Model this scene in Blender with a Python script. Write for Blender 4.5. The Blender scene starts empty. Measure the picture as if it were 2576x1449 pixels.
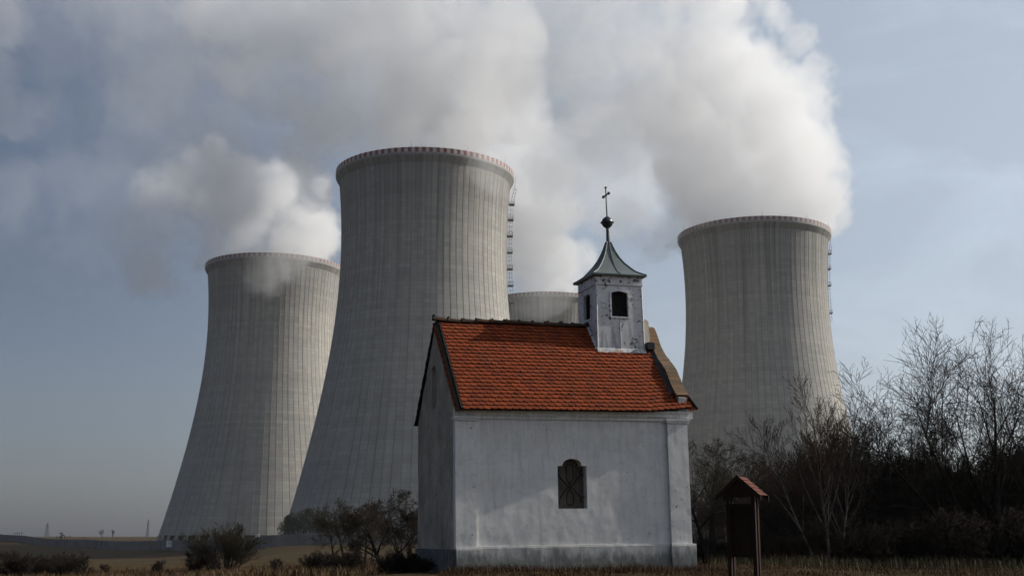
import bpy, bmesh, math, random
import numpy as np
from math import radians as R, sin, cos, pi, sqrt
from mathutils import Vector, Matrix, noise as mnoise

S = bpy.context.scene
COL = S.collection
# ------------------------------------------------------------------ camera
FPX, PCX, PCY, HOR = 3000.0, 1288.0, 724.5, 1350.0      # focal length and centre in 2576-wide pixels
PITCH = math.atan((HOR - PCY) / FPX)
CZ = 1.6
cam = bpy.data.objects.new("camera", bpy.data.cameras.new("camera"))
COL.objects.link(cam)
cam.location = (0, 0, CZ)
cam.rotation_euler = (pi / 2 + PITCH, 0, 0)
cam.data.sensor_width = 36.0
cam.data.lens = FPX / 2576.0 * 36.0
cam.data.clip_start = 0.1
cam.data.clip_end = 20000
S.camera = cam

# ------------------------------------------------------------------ world, sun, exposure
SUN_EL, SUN_AZ = R(30.5), R(75.9)                        # azimuth from +Y towards +X
world = bpy.data.worlds.new("World")
S.world = world
world.use_nodes = True
wn = world.node_tree
wn.nodes.clear()
w_out = wn.nodes.new("ShaderNodeOutputWorld")
w_bg = wn.nodes.new("ShaderNodeBackground")
w_sky = wn.nodes.new("ShaderNodeTexSky")
w_sky.sky_type = 'NISHITA'
w_sky.sun_disc = False
w_sky.sun_elevation = SUN_EL
w_sky.sun_rotation = SUN_AZ
w_sky.altitude = 300
w_sky.air_density = 0.85
w_sky.dust_density = 2.4
w_sky.ozone_density = 1.0
w_bg.inputs["Strength"].default_value = 0.05
wn.links.new(w_sky.outputs[0], w_bg.inputs[0])
# high thin cloud veil: brightens the sun's side of the sky, thins out away from it
w_tc = wn.nodes.new("ShaderNodeTexCoord")
w_dot = wn.nodes.new("ShaderNodeVectorMath")
w_dot.operation = 'DOT_PRODUCT'
w_dot.inputs[1].default_value = (sin(SUN_AZ) * cos(SUN_EL), cos(SUN_AZ) * cos(SUN_EL), sin(SUN_EL))
wn.links.new(w_tc.outputs["Generated"], w_dot.inputs[0])
w_map = wn.nodes.new("ShaderNodeMapping")
w_map.inputs["Scale"].default_value = (1.0, 1.0, 2.4)
wn.links.new(w_tc.outputs["Generated"], w_map.inputs[0])
w_nz = wn.nodes.new("ShaderNodeTexNoise")
w_nz.inputs["Scale"].default_value = 5.0
w_nz.inputs["Detail"].default_value = 7.0
w_nz.inputs["Roughness"].default_value = 0.62
w_nz.inputs["Distortion"].default_value = 0.6
wn.links.new(w_map.outputs[0], w_nz.inputs["Vector"])
w_mr = wn.nodes.new("ShaderNodeMapRange")
w_mr.interpolation_type = 'SMOOTHSTEP'
w_mr.inputs["From Min"].default_value = -0.16
w_mr.inputs["From Max"].default_value = 0.70
wn.links.new(w_dot.outputs["Value"], w_mr.inputs["Value"])
w_w = wn.nodes.new("ShaderNodeMapRange")                 # wisps
w_w.inputs["From Min"].default_value = 0.45
w_w.inputs["From Max"].default_value = 0.75
w_w.inputs["To Min"].default_value = 0.92
w_w.inputs["To Max"].default_value = 1.22
wn.links.new(w_nz.outputs["Fac"], w_w.inputs["Value"])
w_mul = wn.nodes.new("ShaderNodeMath")
w_mul.operation = 'MULTIPLY'
wn.links.new(w_mr.outputs[0], w_mul.inputs[0])
wn.links.new(w_w.outputs[0], w_mul.inputs[1])
w_mix = wn.nodes.new("ShaderNodeMix")
w_mix.data_type = 'RGBA'
w_mix.inputs[6].default_value = (0.005, 0.010, 0.032, 1)
w_mix.inputs[7].default_value = (0.355, 0.395, 0.43, 1)
w_mix.clamp_factor = False
wn.links.new(w_mul.outputs[0], w_mix.inputs[0])
w_b2 = wn.nodes.new("ShaderNodeBackground")
w_b2.inputs["Strength"].default_value = 1.0
wn.links.new(w_mix.outputs[2], w_b2.inputs[0])
w_add = wn.nodes.new("ShaderNodeAddShader")
wn.links.new(w_bg.outputs[0], w_add.inputs[0])
wn.links.new(w_b2.outputs[0], w_add.inputs[1])
wn.links.new(w_add.outputs[0], w_out.inputs[0])

sl = bpy.data.lights.new("sun", 'SUN')
sl.energy = 4.6
sl.angle = R(0.5)
sl.color = (1.0, 0.955, 0.885)
sun = bpy.data.objects.new("sun", sl)
COL.objects.link(sun)
sdir = Vector((sin(SUN_AZ) * cos(SUN_EL), cos(SUN_AZ) * cos(SUN_EL), sin(SUN_EL)))
sun.rotation_euler = sdir.to_track_quat('Z', 'Y').to_euler()
sun.location = sdir * 100

S.view_settings.view_transform = 'Standard'
S.view_settings.look = 'None'
S.view_settings.exposure = 0.0
S.view_settings.gamma = 1.0
S.view_settings.use_curve_mapping = False
cy = S.cycles
cy.max_bounces = 48
cy.diffuse_bounces = 3
cy.glossy_bounces = 2
cy.transmission_bounces = 4
cy.transparent_max_bounces = 16
cy.volume_bounces = 48
cy.volume_step_rate = 1.0
cy.volume_max_steps = 256
cy.use_adaptive_sampling = True
cy.adaptive_threshold = 0.03
cy.adaptive_min_samples = 16
cy.use_denoising = True
cy.denoiser = 'OPENIMAGEDENOISE'
cy.denoising_input_passes = 'RGB_ALBEDO_NORMAL'
cy.denoising_prefilter = 'ACCURATE'
cy.sample_clamp_indirect = 6.0
cy.use_fast_gi = False


def at(px, py, Y):
    u = (px - PCX) / FPX
    v = (PCY - py) / FPX
    k = Y / (cos(PITCH) - v * sin(PITCH))
    return Vector((u * k, Y, CZ + k * (sin(PITCH) + v * cos(PITCH))))


# ------------------------------------------------------------------ helpers
def tag(o, label=None, cat=None, group=None, kind=None):
    if label: o["label"] = label
    if cat: o["category"] = cat
    if group: o["group"] = group
    if kind: o["kind"] = kind
    return o


def empty(name, loc=(0, 0, 0), rz=0.0):
    o = bpy.data.objects.new(name, None)
    o.empty_display_size = 0.2
    COL.objects.link(o)
    o.location = loc
    o.rotation_euler = (0, 0, rz)
    return o


def mesh_obj(name, verts, faces, mat=None, parent=None, smooth=False, mats=None, mat_idx=None):
    me = bpy.data.meshes.new(name)
    me.from_pydata(verts, [], faces)
    if mat: me.materials.append(mat)
    if mats:
        for m in mats: me.materials.append(m)
        me.polygons.foreach_set("material_index", mat_idx)
    if smooth:
        me.polygons.foreach_set("use_smooth", [True] * len(me.polygons))
    me.update()
    o = bpy.data.objects.new(name, me)
    COL.objects.link(o)
    if parent: o.parent = parent
    return o


class MB:
    """collects plain shapes that become ONE mesh"""
    def __init__(self):
        self.v, self.f, self.mi = [], [], []

    def poly(self, vs, fs, mi=0):
        b = len(self.v)
        self.v += [tuple(p) for p in vs]
        for f in fs:
            self.f.append(tuple(b + i for i in f))
            self.mi.append(mi)

    def box(self, x0, x1, y0, y1, z0, z1, mi=0, M=None):
        vs = [(x, y, z) for z in (z0, z1) for y in (y0, y1) for x in (x0, x1)]
        if M: vs = [tuple(M @ Vector(p)) for p in vs]
        self.poly(vs, [(0, 2, 3, 1), (4, 5, 7, 6), (0, 1, 5, 4), (2, 6, 7, 3), (0, 4, 6, 2), (1, 3, 7, 5)], mi)

    def tube(self, pts, rad, n=6, cap=True, mi=0):
        """pts list of Vector, rad number or list"""
        if not hasattr(rad, '__len__'): rad = [rad] * len(pts)
        pts = [Vector(p) for p in pts]
        vs, fs = [], []
        t0 = (pts[1] - pts[0]).normalized()
        ref = Vector((0, 0, 1)) if abs(t0.z) < .9 else Vector((1, 0, 0))
        u = t0.cross(ref).normalized()
        for i, p in enumerate(pts):
            t = (pts[min(i + 1, len(pts) - 1)] - pts[max(i - 1, 0)]).normalized()
            u = (u - t * u.dot(t)).normalized()
            w = t.cross(u)
            for k in range(n):
                a = 2 * pi * k / n
                vs.append(p + (u * cos(a) + w * sin(a)) * rad[i])
        for i in range(len(pts) - 1):
            for k in range(n):
                a, b = i * n + k, i * n + (k + 1) % n
                fs.append((a, b, b + n, a + n))
        if cap:
            fs.append(tuple(range(n - 1, -1, -1)))
            m = (len(pts) - 1) * n
            fs.append(tuple(range(m, m + n)))
        self.poly(vs, fs, mi)

    def lathe(self, prof, n=24, c=(0, 0, 0), mi=0):
        """prof list of (r,z) bottom to top, outside"""
        vs, fs = [], []
        for r, z in prof:
            for k in range(n):
                a = 2 * pi * k / n
                vs.append((c[0] + r * cos(a), c[1] + r * sin(a), c[2] + z))
        for i in range(len(prof) - 1):
            for k in range(n):
                a, b = i * n + k, i * n + (k + 1) % n
                fs.append((a, b, b + n, a + n))
        self.poly(vs, fs, mi)

    def prism(self, pts2, y0, y1, mi=0):
        """outline in x,z (counter-clockwise seen from -y) pushed from y0 to y1"""
        n = len(pts2)
        vs = [(x, y0, z) for x, z in pts2] + [(x, y1, z) for x, z in pts2]
        fs = [tuple(range(n)), tuple(range(2 * n - 1, n - 1, -1))]
        for i in range(n):
            j = (i + 1) % n
            fs.append((j, i, i + n, j + n))
        self.poly(vs, fs, mi)

    def build(self, name, mat=None, parent=None, smooth=False, mats=None):
        return mesh_obj(name, self.v, self.f, mat, parent, smooth, mats, self.mi if mats else None)


# ------------------------------------------------------------------ material helpers
def new_mat(name):
    m = bpy.data.materials.new(name)
    m.use_nodes = True
    nt = m.node_tree
    nt.nodes.clear()
    out = nt.nodes.new("ShaderNodeOutputMaterial")
    b = nt.nodes.new("ShaderNodeBsdfPrincipled")
    nt.links.new(b.outputs[0], out.inputs[0])
    return m, nt, b


def N(nt, typ, **kw):
    n = nt.nodes.new(typ)
    for k, v in kw.items(): setattr(n, k, v)
    return n


def setin(nt, node, name, val):
    s = node.inputs[name]
    if hasattr(val, "is_linked"): nt.links.new(val, s)
    else: s.default_value = val


def math_(nt, op, a, b=0.0, c=None, clamp=False):
    n = nt.nodes.new("ShaderNodeMath")
    n.operation = op
    n.use_clamp = clamp
    setin(nt, n, 0, a); setin(nt, n, 1, b)
    if c is not None: setin(nt, n, 2, c)
    return n.outputs[0]


def mix_col(nt, fac, a, b, mode='MIX'):
    n = nt.nodes.new("ShaderNodeMix")
    n.data_type = 'RGBA'
    n.blend_type = mode
    setin(nt, n, 0, fac)
    for k, v in ((6, a), (7, b)):
        if hasattr(v, "is_linked"): nt.links.new(v, n.inputs[k])
        else: n.inputs[k].default_value = (*v, 1) if len(v) == 3 else v
    return n.outputs[2]


def noise_tex(nt, vec, scale, detail=5, rough=0.55, dist=0.0):
    n = nt.nodes.new("ShaderNodeTexNoise")
    n.inputs["Scale"].default_value = scale
    n.inputs["Detail"].default_value = detail
    n.inputs["Roughness"].default_value = rough
    n.inputs["Distortion"].default_value = dist
    if vec is not None: nt.links.new(vec, n.inputs["Vector"])
    return n.outputs["Fac"]


def ramp(nt, fac, stops):
    n = nt.nodes.new("ShaderNodeValToRGB")
    nt.links.new(fac, n.inputs[0])
    e = n.color_ramp.elements
    while len(e) < len(stops): e.new(0.5)
    for i, (p, c) in enumerate(stops):
        e[i].position = p
        e[i].color = (c, c, c, 1) if not hasattr(c, '__len__') else ((*c, 1) if len(c) == 3 else c)
    return n.outputs[0]


def obj_co(nt, scale=(1, 1, 1)):
    tc = nt.nodes.new("ShaderNodeTexCoord")
    mp = nt.nodes.new("ShaderNodeMapping")
    mp.inputs["Scale"].default_value = scale
    nt.links.new(tc.outputs["Object"], mp.inputs[0])
    return mp.outputs[0]


def bump(nt, b, h, strength=0.3, dist=0.02):
    n = nt.nodes.new("ShaderNodeBump")
    n.inputs["Strength"].default_value = strength
    n.inputs["Distance"].default_value = dist
    nt.links.new(h, n.inputs["Height"])
    nt.links.new(n.outputs[0], b.inputs["Normal"])


def simple_mat(name, c, rough=0.8, var=0.25, scale=6.0, c2=None, metal=0.0, bmp=0.0, stretch=(1, 1, 1)):
    m, nt, b = new_mat(name)
    co = obj_co(nt, stretch)
    f = noise_tex(nt, co, scale, 5, 0.6)
    d = c2 if c2 else tuple(x * (1 - var) for x in c)
    nt.links.new(mix_col(nt, ramp(nt, f, [(0.35, 0.0), (0.65, 1.0)]), c, d), b.inputs["Base Color"])
    b.inputs["Roughness"].default_value = rough
    b.inputs["Metallic"].default_value = metal
    if not metal: b.inputs["Specular IOR Level"].default_value = 0.12
    if bmp: bump(nt, b, noise_tex(nt, co, scale * 4, 4), bmp, 0.02)
    return m

# ------------------------------------------------------------------ cooling towers
TOWERS = {  # axis x, y
    "left": (-111.2, 546.0), "centre": (-30.2, 399.0), "right": (101.0, 484.0), "back": (18.0, 631.0)}
RIM_Z, SHELL_Z, FOOT_Z = 125.0, 2.3, -6.0
NRIB = 84


def shell_r(z):
    return 28.3 * sqrt(1 + ((z - 97.0) / 79.4) ** 2)


def concrete_mat():
    m, nt, b = new_mat("tower concrete")
    tc = nt.nodes.new("ShaderNodeTexCoord")
    sep = nt.nodes.new("ShaderNodeSeparateXYZ")
    nt.links.new(tc.outputs["Object"], sep.inputs[0])
    ang = math_(nt, 'ARCTAN2', sep.outputs[1], sep.outputs[0])
    oi = nt.nodes.new("ShaderNodeObjectInfo")
    cmb = nt.nodes.new("ShaderNodeCombineXYZ")
    nt.links.new(math_(nt, 'MULTIPLY', ang, 30.0), cmb.inputs[0])
    nt.links.new(math_(nt, 'MULTIPLY', sep.outputs[2], 0.035), cmb.inputs[1])
    nt.links.new(math_(nt, 'MULTIPLY', oi.outputs["Random"], 50.0), cmb.inputs[2])
    streak = noise_tex(nt, cmb.outputs[0], 0.55, 6, 0.65)            # long stains running down
    lifts = N(nt, "ShaderNodeTexWhiteNoise", noise_dimensions='2D')
    c2 = nt.nodes.new("ShaderNodeCombineXYZ")                         # one tone per casting lift and bay
    nt.links.new(math_(nt, 'FLOOR', math_(nt, 'DIVIDE', sep.outputs[2], 1.45)), c2.inputs[0])
    nt.links.new(math_(nt, 'FLOOR', math_(nt, 'MULTIPLY', ang, NRIB / (2 * pi))), c2.inputs[1])
    nt.links.new(c2.outputs[0], lifts.inputs["Vector"])
    blot = noise_tex(nt, tc.outputs["Object"], 0.05, 4, 0.6)
    col = mix_col(nt, ramp(nt, streak, [(0.3, 0.0), (0.72, 1.0)]), (0.385, 0.362, 0.315), (0.285, 0.272, 0.245))
    col = mix_col(nt, ramp(nt, blot, [(0.35, 0.0), (0.7, 0.6)]), col, (0.265, 0.26, 0.243))
    ring = N(nt, "ShaderNodeTexWhiteNoise", noise_dimensions='1D')
    nt.links.new(math_(nt, 'ADD', math_(nt, 'FLOOR', math_(nt, 'DIVIDE', sep.outputs[2], 1.45)), math_(nt, 'MULTIPLY', oi.outputs["Random"], 37.0)), ring.inputs["W"])
    tone = math_(nt, 'ADD', math_(nt, 'MULTIPLY_ADD', lifts.outputs["Value"], 0.15, 0.87), math_(nt, 'MULTIPLY', ring.outputs["Value"], 0.12))
    col = mix_col(nt, 1.0, col, tone, 'MULTIPLY')
    # damp dark staining under the rim, fading down in drips
    zz = math_(nt, 'ADD', math_(nt, 'DIVIDE', math_(nt, 'SUBTRACT', sep.outputs[2], 88.0), 40.0), math_(nt, 'MULTIPLY_ADD', streak, 1.6, -0.9))
    col = mix_col(nt, math_(nt, 'MULTIPLY', math_(nt, 'MULTIPLY', zz, 0.45, clamp=True), 1.0), col, (0.11, 0.11, 0.107))
    fr = math_(nt, 'FRACT', math_(nt, 'DIVIDE', sep.outputs[2], 1.45))
    seam = math_(nt, 'LESS_THAN', fr, 0.07)
    col = mix_col(nt, math_(nt, 'MULTIPLY', seam, 0.35), col, (0.16, 0.155, 0.15))
    # dirt gathered along the ribs
    rf = math_(nt, 'ABSOLUTE', math_(nt, 'SUBTRACT', math_(nt, 'FRACT', math_(nt, 'MULTIPLY_ADD', ang, NRIB / (2 * pi), 0.5)), 0.5))
    rib = math_(nt, 'MULTIPLY', math_(nt, 'LESS_THAN', rf, 0.055), math_(nt, 'MULTIPLY_ADD', streak, 1.3, -0.35, clamp=True))
    col = mix_col(nt, rib, col, (0.07, 0.068, 0.065))
    # heavy soot-dark drips, thickest below the rim
    c3 = nt.nodes.new("ShaderNodeCombineXYZ")
    nt.links.new(math_(nt, 'MULTIPLY', ang, 62.0), c3.inputs[0])
    nt.links.new(math_(nt, 'MULTIPLY', sep.outputs[2], 0.012), c3.inputs[1])
    nt.links.new(math_(nt, 'MULTIPLY', oi.outputs["Random"], 90.0), c3.inputs[2])
    drip = ramp(nt, noise_tex(nt, c3.outputs[0], 0.5, 3, 0.6), [(0.52, 0.0), (0.64, 1.0)])
    hgt = math_(nt, 'MULTIPLY', math_(nt, 'SUBTRACT', sep.outputs[2], 55.0), 1 / 60.0, clamp=True)
    col = mix_col(nt, math_(nt, 'MULTIPLY', math_(nt, 'MULTIPLY', drip, hgt), math_(nt, 'MULTIPLY_ADD', oi.outputs["Random"], 0.4, 0.2)), col, (0.075, 0.074, 0.072))
    nt.links.new(col, b.inputs["Base Color"])
    b.inputs["Roughness"].default_value = 0.9
    bump(nt, b, noise_tex(nt, tc.outputs["Object"], 0.8, 4), 0.25, 0.12)
    return m


M_CONC = concrete_mat()
M_COL = simple_mat("column concrete", (0.33, 0.32, 0.30), 0.9, 0.25, 0.6)
M_STEEL = simple_mat("galvanised steel", (0.27, 0.27, 0.265), 0.6, 0.3, 2.0)


M_DARKIN = simple_mat("dark drum shade", (0.03, 0.03, 0.032), 0.8, 0.3, 0.5)  # dark tone stands in for the shade inside the tower base


def rim_mat(name="rim paint", wh1=(0.43, 0.415, 0.40), rd1=(0.23, 0.05, 0.052)):
    m, nt, b = new_mat(name)
    tc = nt.nodes.new("ShaderNodeTexCoord")
    sep = nt.nodes.new("ShaderNodeSeparateXYZ")
    nt.links.new(tc.outputs["Object"], sep.inputs[0])
    ang = math_(nt, 'ARCTAN2', sep.outputs[1], sep.outputs[0])
    k = math_(nt, 'FLOOR', math_(nt, 'MULTIPLY', ang, 2 * NRIB / (2 * pi)))
    odd = math_(nt, 'GREATER_THAN', math_(nt, 'FRACT', math_(nt, 'MULTIPLY', k, 0.5)), 0.25)
    wear = noise_tex(nt, tc.outputs["Object"], 0.7, 5, 0.7)
    wh = mix_col(nt, ramp(nt, wear, [(0.45, 0.0), (0.7, 1.0)]), wh1, tuple(x * .65 for x in wh1))
    rd = mix_col(nt, ramp(nt, wear, [(0.45, 0.0), (0.7, 1.0)]), rd1, tuple(x * .8 + .02 for x in rd1))
    band = math_(nt, 'GREATER_THAN', sep.outputs[2], 123.35)
    nt.links.new(mix_col(nt, band, (0.24, 0.235, 0.22), mix_col(nt, odd, wh, rd)), b.inputs["Base Color"])
    b.inputs["Roughness"].default_value = 0.7
    return m


M_RIM = rim_mat()
M_RIM2 = rim_mat("faded rim paint", (0.34, 0.32, 0.31), (0.21, 0.12, 0.11))


def shell_mesh():
    """ribbed hyperboloid shell, open at the top, with an inner face"""
    rows = [SHELL_Z + (119.8 - SHELL_Z) * i / 56 for i in range(57)]
    offs = []
    per = 2 * pi / NRIB
    for k in range(NRIB):
        a = k * per
        w = 0.09 / 29
        offs += [(a - w * 1.2, 0.0), (a - w, 0.05), (a + w, 0.05), (a + w * 1.2, 0.0), (a + per * .35, 0.0), (a + per * .65, 0.0)]
    n = len(offs)
    prof = [(z, shell_r(z), 1.0) for z in rows]
    prof += [(120.4, shell_r(120.4) + 0.05, .4), (122.4, 30.75, 0.0), (122.6, 30.85, 0.0)]
    vs = []
    for z, r, k in prof:
        for a, d in offs:
            q = r + d * k
            vs.append((q * cos(a), q * sin(a), z))
    fs = []
    for i in range(len(prof) - 1):
        for k in range(n):
            a, c = i * n + k, i * n + (k + 1) % n
            fs.append((a, c, c + n, a + n))
    # inner face
    m = 96
    base = len(vs)
    inn = [125.0, 122.0, 110, 97, 80, 60, 40, 20, SHELL_Z]
    for z in inn:
        r = (29.6 if z > 121 else shell_r(z) - 0.7)
        for k in range(m):
            a = 2 * pi * k / m
            vs.append((r * cos(a), r * sin(a), z))
    for i in range(len(inn) - 1):
        for k in range(m):
            a, c = base + i * m + k, base + i * m + (k + 1) % m
            fs.append((a, c, c + m, a + m))
    return vs, fs


def collar_mesh():
    b = MB()
    prof = [(30.85, 122.6), (30.9, 122.9), (30.9, 124.85), (30.75, 125.0), (29.6, 125.0)]
    b.lathe(prof, NRIB * 2)
    return b


_sv, _sf = shell_mesh()
tower_label = {
    "left": "cooling tower at far left, half sunlit with long dark streaks, steam curling over its rim",
    "centre": "tallest looking cooling tower behind the chapel roof, shaded grey with bright red and white rim",
    "right": "cooling tower standing alone on the right above the bare trees",
    "back": "mostly hidden cooling tower seen low between the middle tower and the chapel turret"}


def sheet_pts(z_list, a, off):
    return [Vector(((shell_r(z) + off) * cos(a), (shell_r(z) + off) * sin(a), z)) for z in z_list]


shell_me = collar_me = col_me = None
for key, (tx, ty) in TOWERS.items():
    t = empty("cooling_tower", (tx, ty, 0))
    t.scale = {"left": (1.03, 1.03, 1), "right": (1.02, 1.02, 1)}.get(key, (1, 1, 1))
    tag(t, tower_label[key], "cooling tower", "cooling towers of the power station")
    if shell_me is None:
        s = mesh_obj("shell", _sv, _sf, M_CONC, t)
        shell_me = s.data
        c = collar_mesh().build("rim_collar", M_RIM2, t)
        collar_me = c.data
        b = MB()
        for sgn in (-1, 1):
            p0 = Vector((shell_r(SHELL_Z) - 0.3, sgn * 0.35, SHELL_Z + 0.3))
            p1 = Vector((shell_r(FOOT_Z) + 0.2, sgn * 2.3, FOOT_Z))
            b.tube([p0, p1], 0.42, 8)
        lo, hi = shell_r(FOOT_Z) - .8, shell_r(FOOT_Z) + 1.2
        b.box(lo, hi, -3.0, 3.0, FOOT_Z - 2.0, FOOT_Z + 0.4)
        cm = b.build("column", M_COL, t)
        col_me = cm.data
        first = cm
    else:
        for nm, me in (("shell", shell_me), ("rim_collar", collar_me)):
            if nm == "rim_collar": me = me.copy(); me.materials[0] = M_RIM if key == "centre" else M_RIM2
            o = bpy.data.objects.new(nm, me); COL.objects.link(o); o.parent = t
        first = None
    b = MB()
    ri = shell_r(SHELL_Z) - 2.2
    b.lathe([(ri, FOOT_Z - 2), (ri, SHELL_Z + 4)], 64)
    b.build("shade_drum", M_DARKIN, t)  # dark drum added behind the columns so the openings look shaded
    for k in range(44):
        if first is not None and k == 0: continue
        o = bpy.data.objects.new("column", col_me); COL.objects.link(o); o.parent = t
        o.rotation_euler = (0, 0, 2 * pi * k / 44)
    for k in range(10 if key in ("centre", "right") else 0):
        a = 2 * pi * (k + .37) / 10
        b = MB()
        p0 = Vector((30.2 * cos(a), 30.2 * sin(a), 124.9))
        b.tube([p0, p0 + Vector((0, 0, 2.0 + .5 * (k % 2)))], [.07, .035], 5)
        b.build("lightning_rod", M_STEEL, t)
    if key in ("centre", "right"):
        # ladder with caged landings on the tower's right flank
        dist = sqrt(tx * tx + ty * ty)
        aview = math.atan2(-ty, -tx)
        a = aview + pi / 2 - math.asin(30.0 / dist) * 0.75
        if key == "right": a += 0.24
        b = MB()
        zl = [60 + 1.5 * i for i in range(42)]
        zl = [z for z in zl if (88 if key == "right" else 0) < z < 121.5] + [121.5, 124.8]
        def lp(z, side, off):
            r = shell_r(z) + off + 0.75 * min(1, max(0, (z - 116.5) / 4))
            e = Vector((-sin(a), cos(a), 0))
            return Vector((r * cos(a), r * sin(a), z)) + e * side
        for sd in (-0.4, 0.4):
            b.tube([lp(z, sd, 0.9) for z in zl], 0.055, 5)
            b.tube([lp(z, sd * 1.1, 1.75) for z in zl[:-2]], 0.04, 5)
        for z in [zl[0] + 0.75 * i for i in range(int((121.5 - zl[0]) / .75))]:
            b.tube([lp(z, -0.4, 0.9), lp(z, 0.4, 0.9)], 0.03, 4)
        for z in zl[:-2]:
            b.tube([lp(z, -0.4, 0.9), lp(z, -0.44, 1.75), lp(z, 0.44, 1.75), lp(z, 0.4, 0.9)], 0.035, 4)
            b.tube([lp(z, 0, 0.0), lp(z, 0, 0.9)], 0.04, 4)
        lad = b.build("ladder", M_STEEL, t)
        zs = [68, 74, 80, 85.8, 91.6, 97.4, 103.2, 109, 114.6] if key == "centre" else [92, 103.5, 110.5, 117]
        if key == "right":
            lad.data.transform(Matrix.Identity(4))
        for z in zs:
            p = MB()
            T = Matrix.Translation(lp(z, 0, 0.0)) @ Matrix.Rotation(a, 4, 'Z')
            p.box(0.15, 2.1, -1.1, 1.1, -0.35, 0.0, M=T)
            for y in (-1.05, 0, 1.05):
                for x in ((0.3, 2.05) if y else (2.05,)):
                    p.tube([T @ Vector((x, y, 0)), T @ Vector((x, y, 1.25))], 0.045, 4)
            for h in (0.6, 1.25):
                p.tube([T @ Vector((0.3, -1.05, h)), T @ Vector((2.05, -1.05, h)), T @ Vector((2.05, 1.05, h)), T @ Vector((0.3, 1.05, h))], 0.045, 4)
            p.build("landing", M_STEEL, lad)

# ------------------------------------------------------------------ ground
CTRL = [(0, 0, 0), (-8, 0, 0), (8, 0, 0), (0, -30, 0), (0, 12, .35), (4.6, 23.5, .5), (1.5, 25.6, .74), (-2.5, 27, .78), (-1.3, 28, .8), (4.4, 29.8, .8), (2, 31, .8), (0, 36, .7),
        (6.5, 30, .8), (9, 36, .75), (14, 38, .75), (22, 44, .7), (8, 48, .6), (-5, 34, .45), (-8, 40, .3), (-14, 42, .1), (-22, 46, 0), (-40, 60, -.3), (-20, 66, -.5), (-5, 60, .2),
        (-30, 110, -1.3), (-60, 120, -1.4), (0, 120, -.5), (30, 100, .3), (60, 120, .5), (-45, 180, -2.2), (-60, 230, -3.1), (-100, 260, -4.0), (-74, 318, -4.3), (-110, 318, -4.7), (-150, 322, -4.5), (-98, 346, -4.4), (-128, 352, -4.6), (-160, 362, -4.4), (-190, 350, -3.6), (-50, 316, -1.5), (-150, 270, -3.6), (20, 220, -.2), (80, 220, .1),
        (-40, 330, -.3), (-66, 336, -.45), (-100, 370, -1.9), (-118, 395, -2.5), (-150, 430, -2.0), (-200, 500, -.7), (-250, 583, .35), (-240, 380, .6), (-160, 420, -1.9),
        (20, 335, 0), (100, 340, 0), (200, 340, 1), (-113, 546, -6), (-30, 399, -6), (101, 484, -6), (18, 631, -6), (-130, 450, -5), (-260, 640, -2), (-330, 700, 1.5), (-90, 700, -4), (100, 700, -3), (300, 600, 1)]
_C = np.array(CTRL, float)
_K = np.sqrt(((_C[:, None, :2] - _C[None, :, :2]) ** 2).sum(-1) + 4.0)
_W = np.linalg.solve(_K + np.eye(len(_C)) * 0.02, _C[:, 2] - 0.0)


def ground_z(x, y):
    x = np.asarray(x, float); y = np.asarray(y, float)
    d = np.sqrt((x[..., None] - _C[:, 0]) ** 2 + (y[..., None] - _C[:, 1]) ** 2 + 4.0)
    z = (d * _W).sum(-1)
    r = np.sqrt(x * x + y * y)
    k = np.clip((r - 620) / 300, 0, 1)
    k = k * k * (3 - 2 * k)
    far = 1.0 + np.clip((r - 800) / 2500, 0, 1) * 2.4
    z = np.clip(z, -8, 4) * (1 - k) + far * k
    return z


def gz(x, y): return float(ground_z(np.array(x), np.array(y)))


def ground_mat():
    m, nt, b = new_mat("dry grass ground")
    tc = nt.nodes.new("ShaderNodeTexCoord")
    co = tc.outputs["Object"]
    f1 = noise_tex(nt, co, 0.035, 5, 0.6)
    f2 = noise_tex(nt, co, 0.25, 8, 0.7)
    f3 = noise_tex(nt, co, 9.0, 4, 0.7)
    c = mix_col(nt, ramp(nt, f1, [(0.38, 0.0), (0.62, 1.0)]), (0.064, 0.040, 0.017), (0.028, 0.026, 0.011))
    c = mix_col(nt, ramp(nt, f2, [(0.42, 0.0), (0.68, 0.85)]), c, (0.028, 0.017, 0.009))
    c = mix_col(nt, ramp(nt, f3, [(0.4, 0.0), (0.75, 0.7)]), c, (0.075, 0.048, 0.021))
    nt.links.new(c, b.inputs["Base Color"])
    b.inputs["Roughness"].default_value = 1.0
    b.inputs["Specular IOR Level"].default_value = 0.05
    bump(nt, b, f3, 0.7, 0.08)
    return m


def build_ground():
    rr = [0.0] + list(np.geomspace(1.5, 2400, 140))
    na = 540
    th = np.linspace(0, 2 * pi, na, endpoint=False)
    X = np.outer(rr[1:], np.sin(th)); Y = np.outer(rr[1:], np.cos(th))
    Z = ground_z(X, Y)
    near = np.exp(-(np.hypot(X, Y) / 70) ** 2)
    Z += near * 0.035 * (np.sin(X * 1.7 + Y * .6) * np.sin(Y * 1.3 - X * .4) + .6 * np.sin(X * 3.9 + 1) * np.sin(Y * 4.3))
    vs = [(0, 0, 0.0)] + list(zip(X.ravel(), Y.ravel(), Z.ravel()))
    fs = [(0, 1 + (k + 1) % na, 1 + k) for k in range(na)]
    for i in range(len(rr) - 2):
        a = 1 + i * na
        for k in range(na):
            k2 = (k + 1) % na
            fs.append((a + k, a + k2, a + na + k2, a + na + k))
    o = mesh_obj("ground", vs, fs, ground_mat(), smooth=True)
    tag(o, kind="structure")


build_ground()

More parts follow.
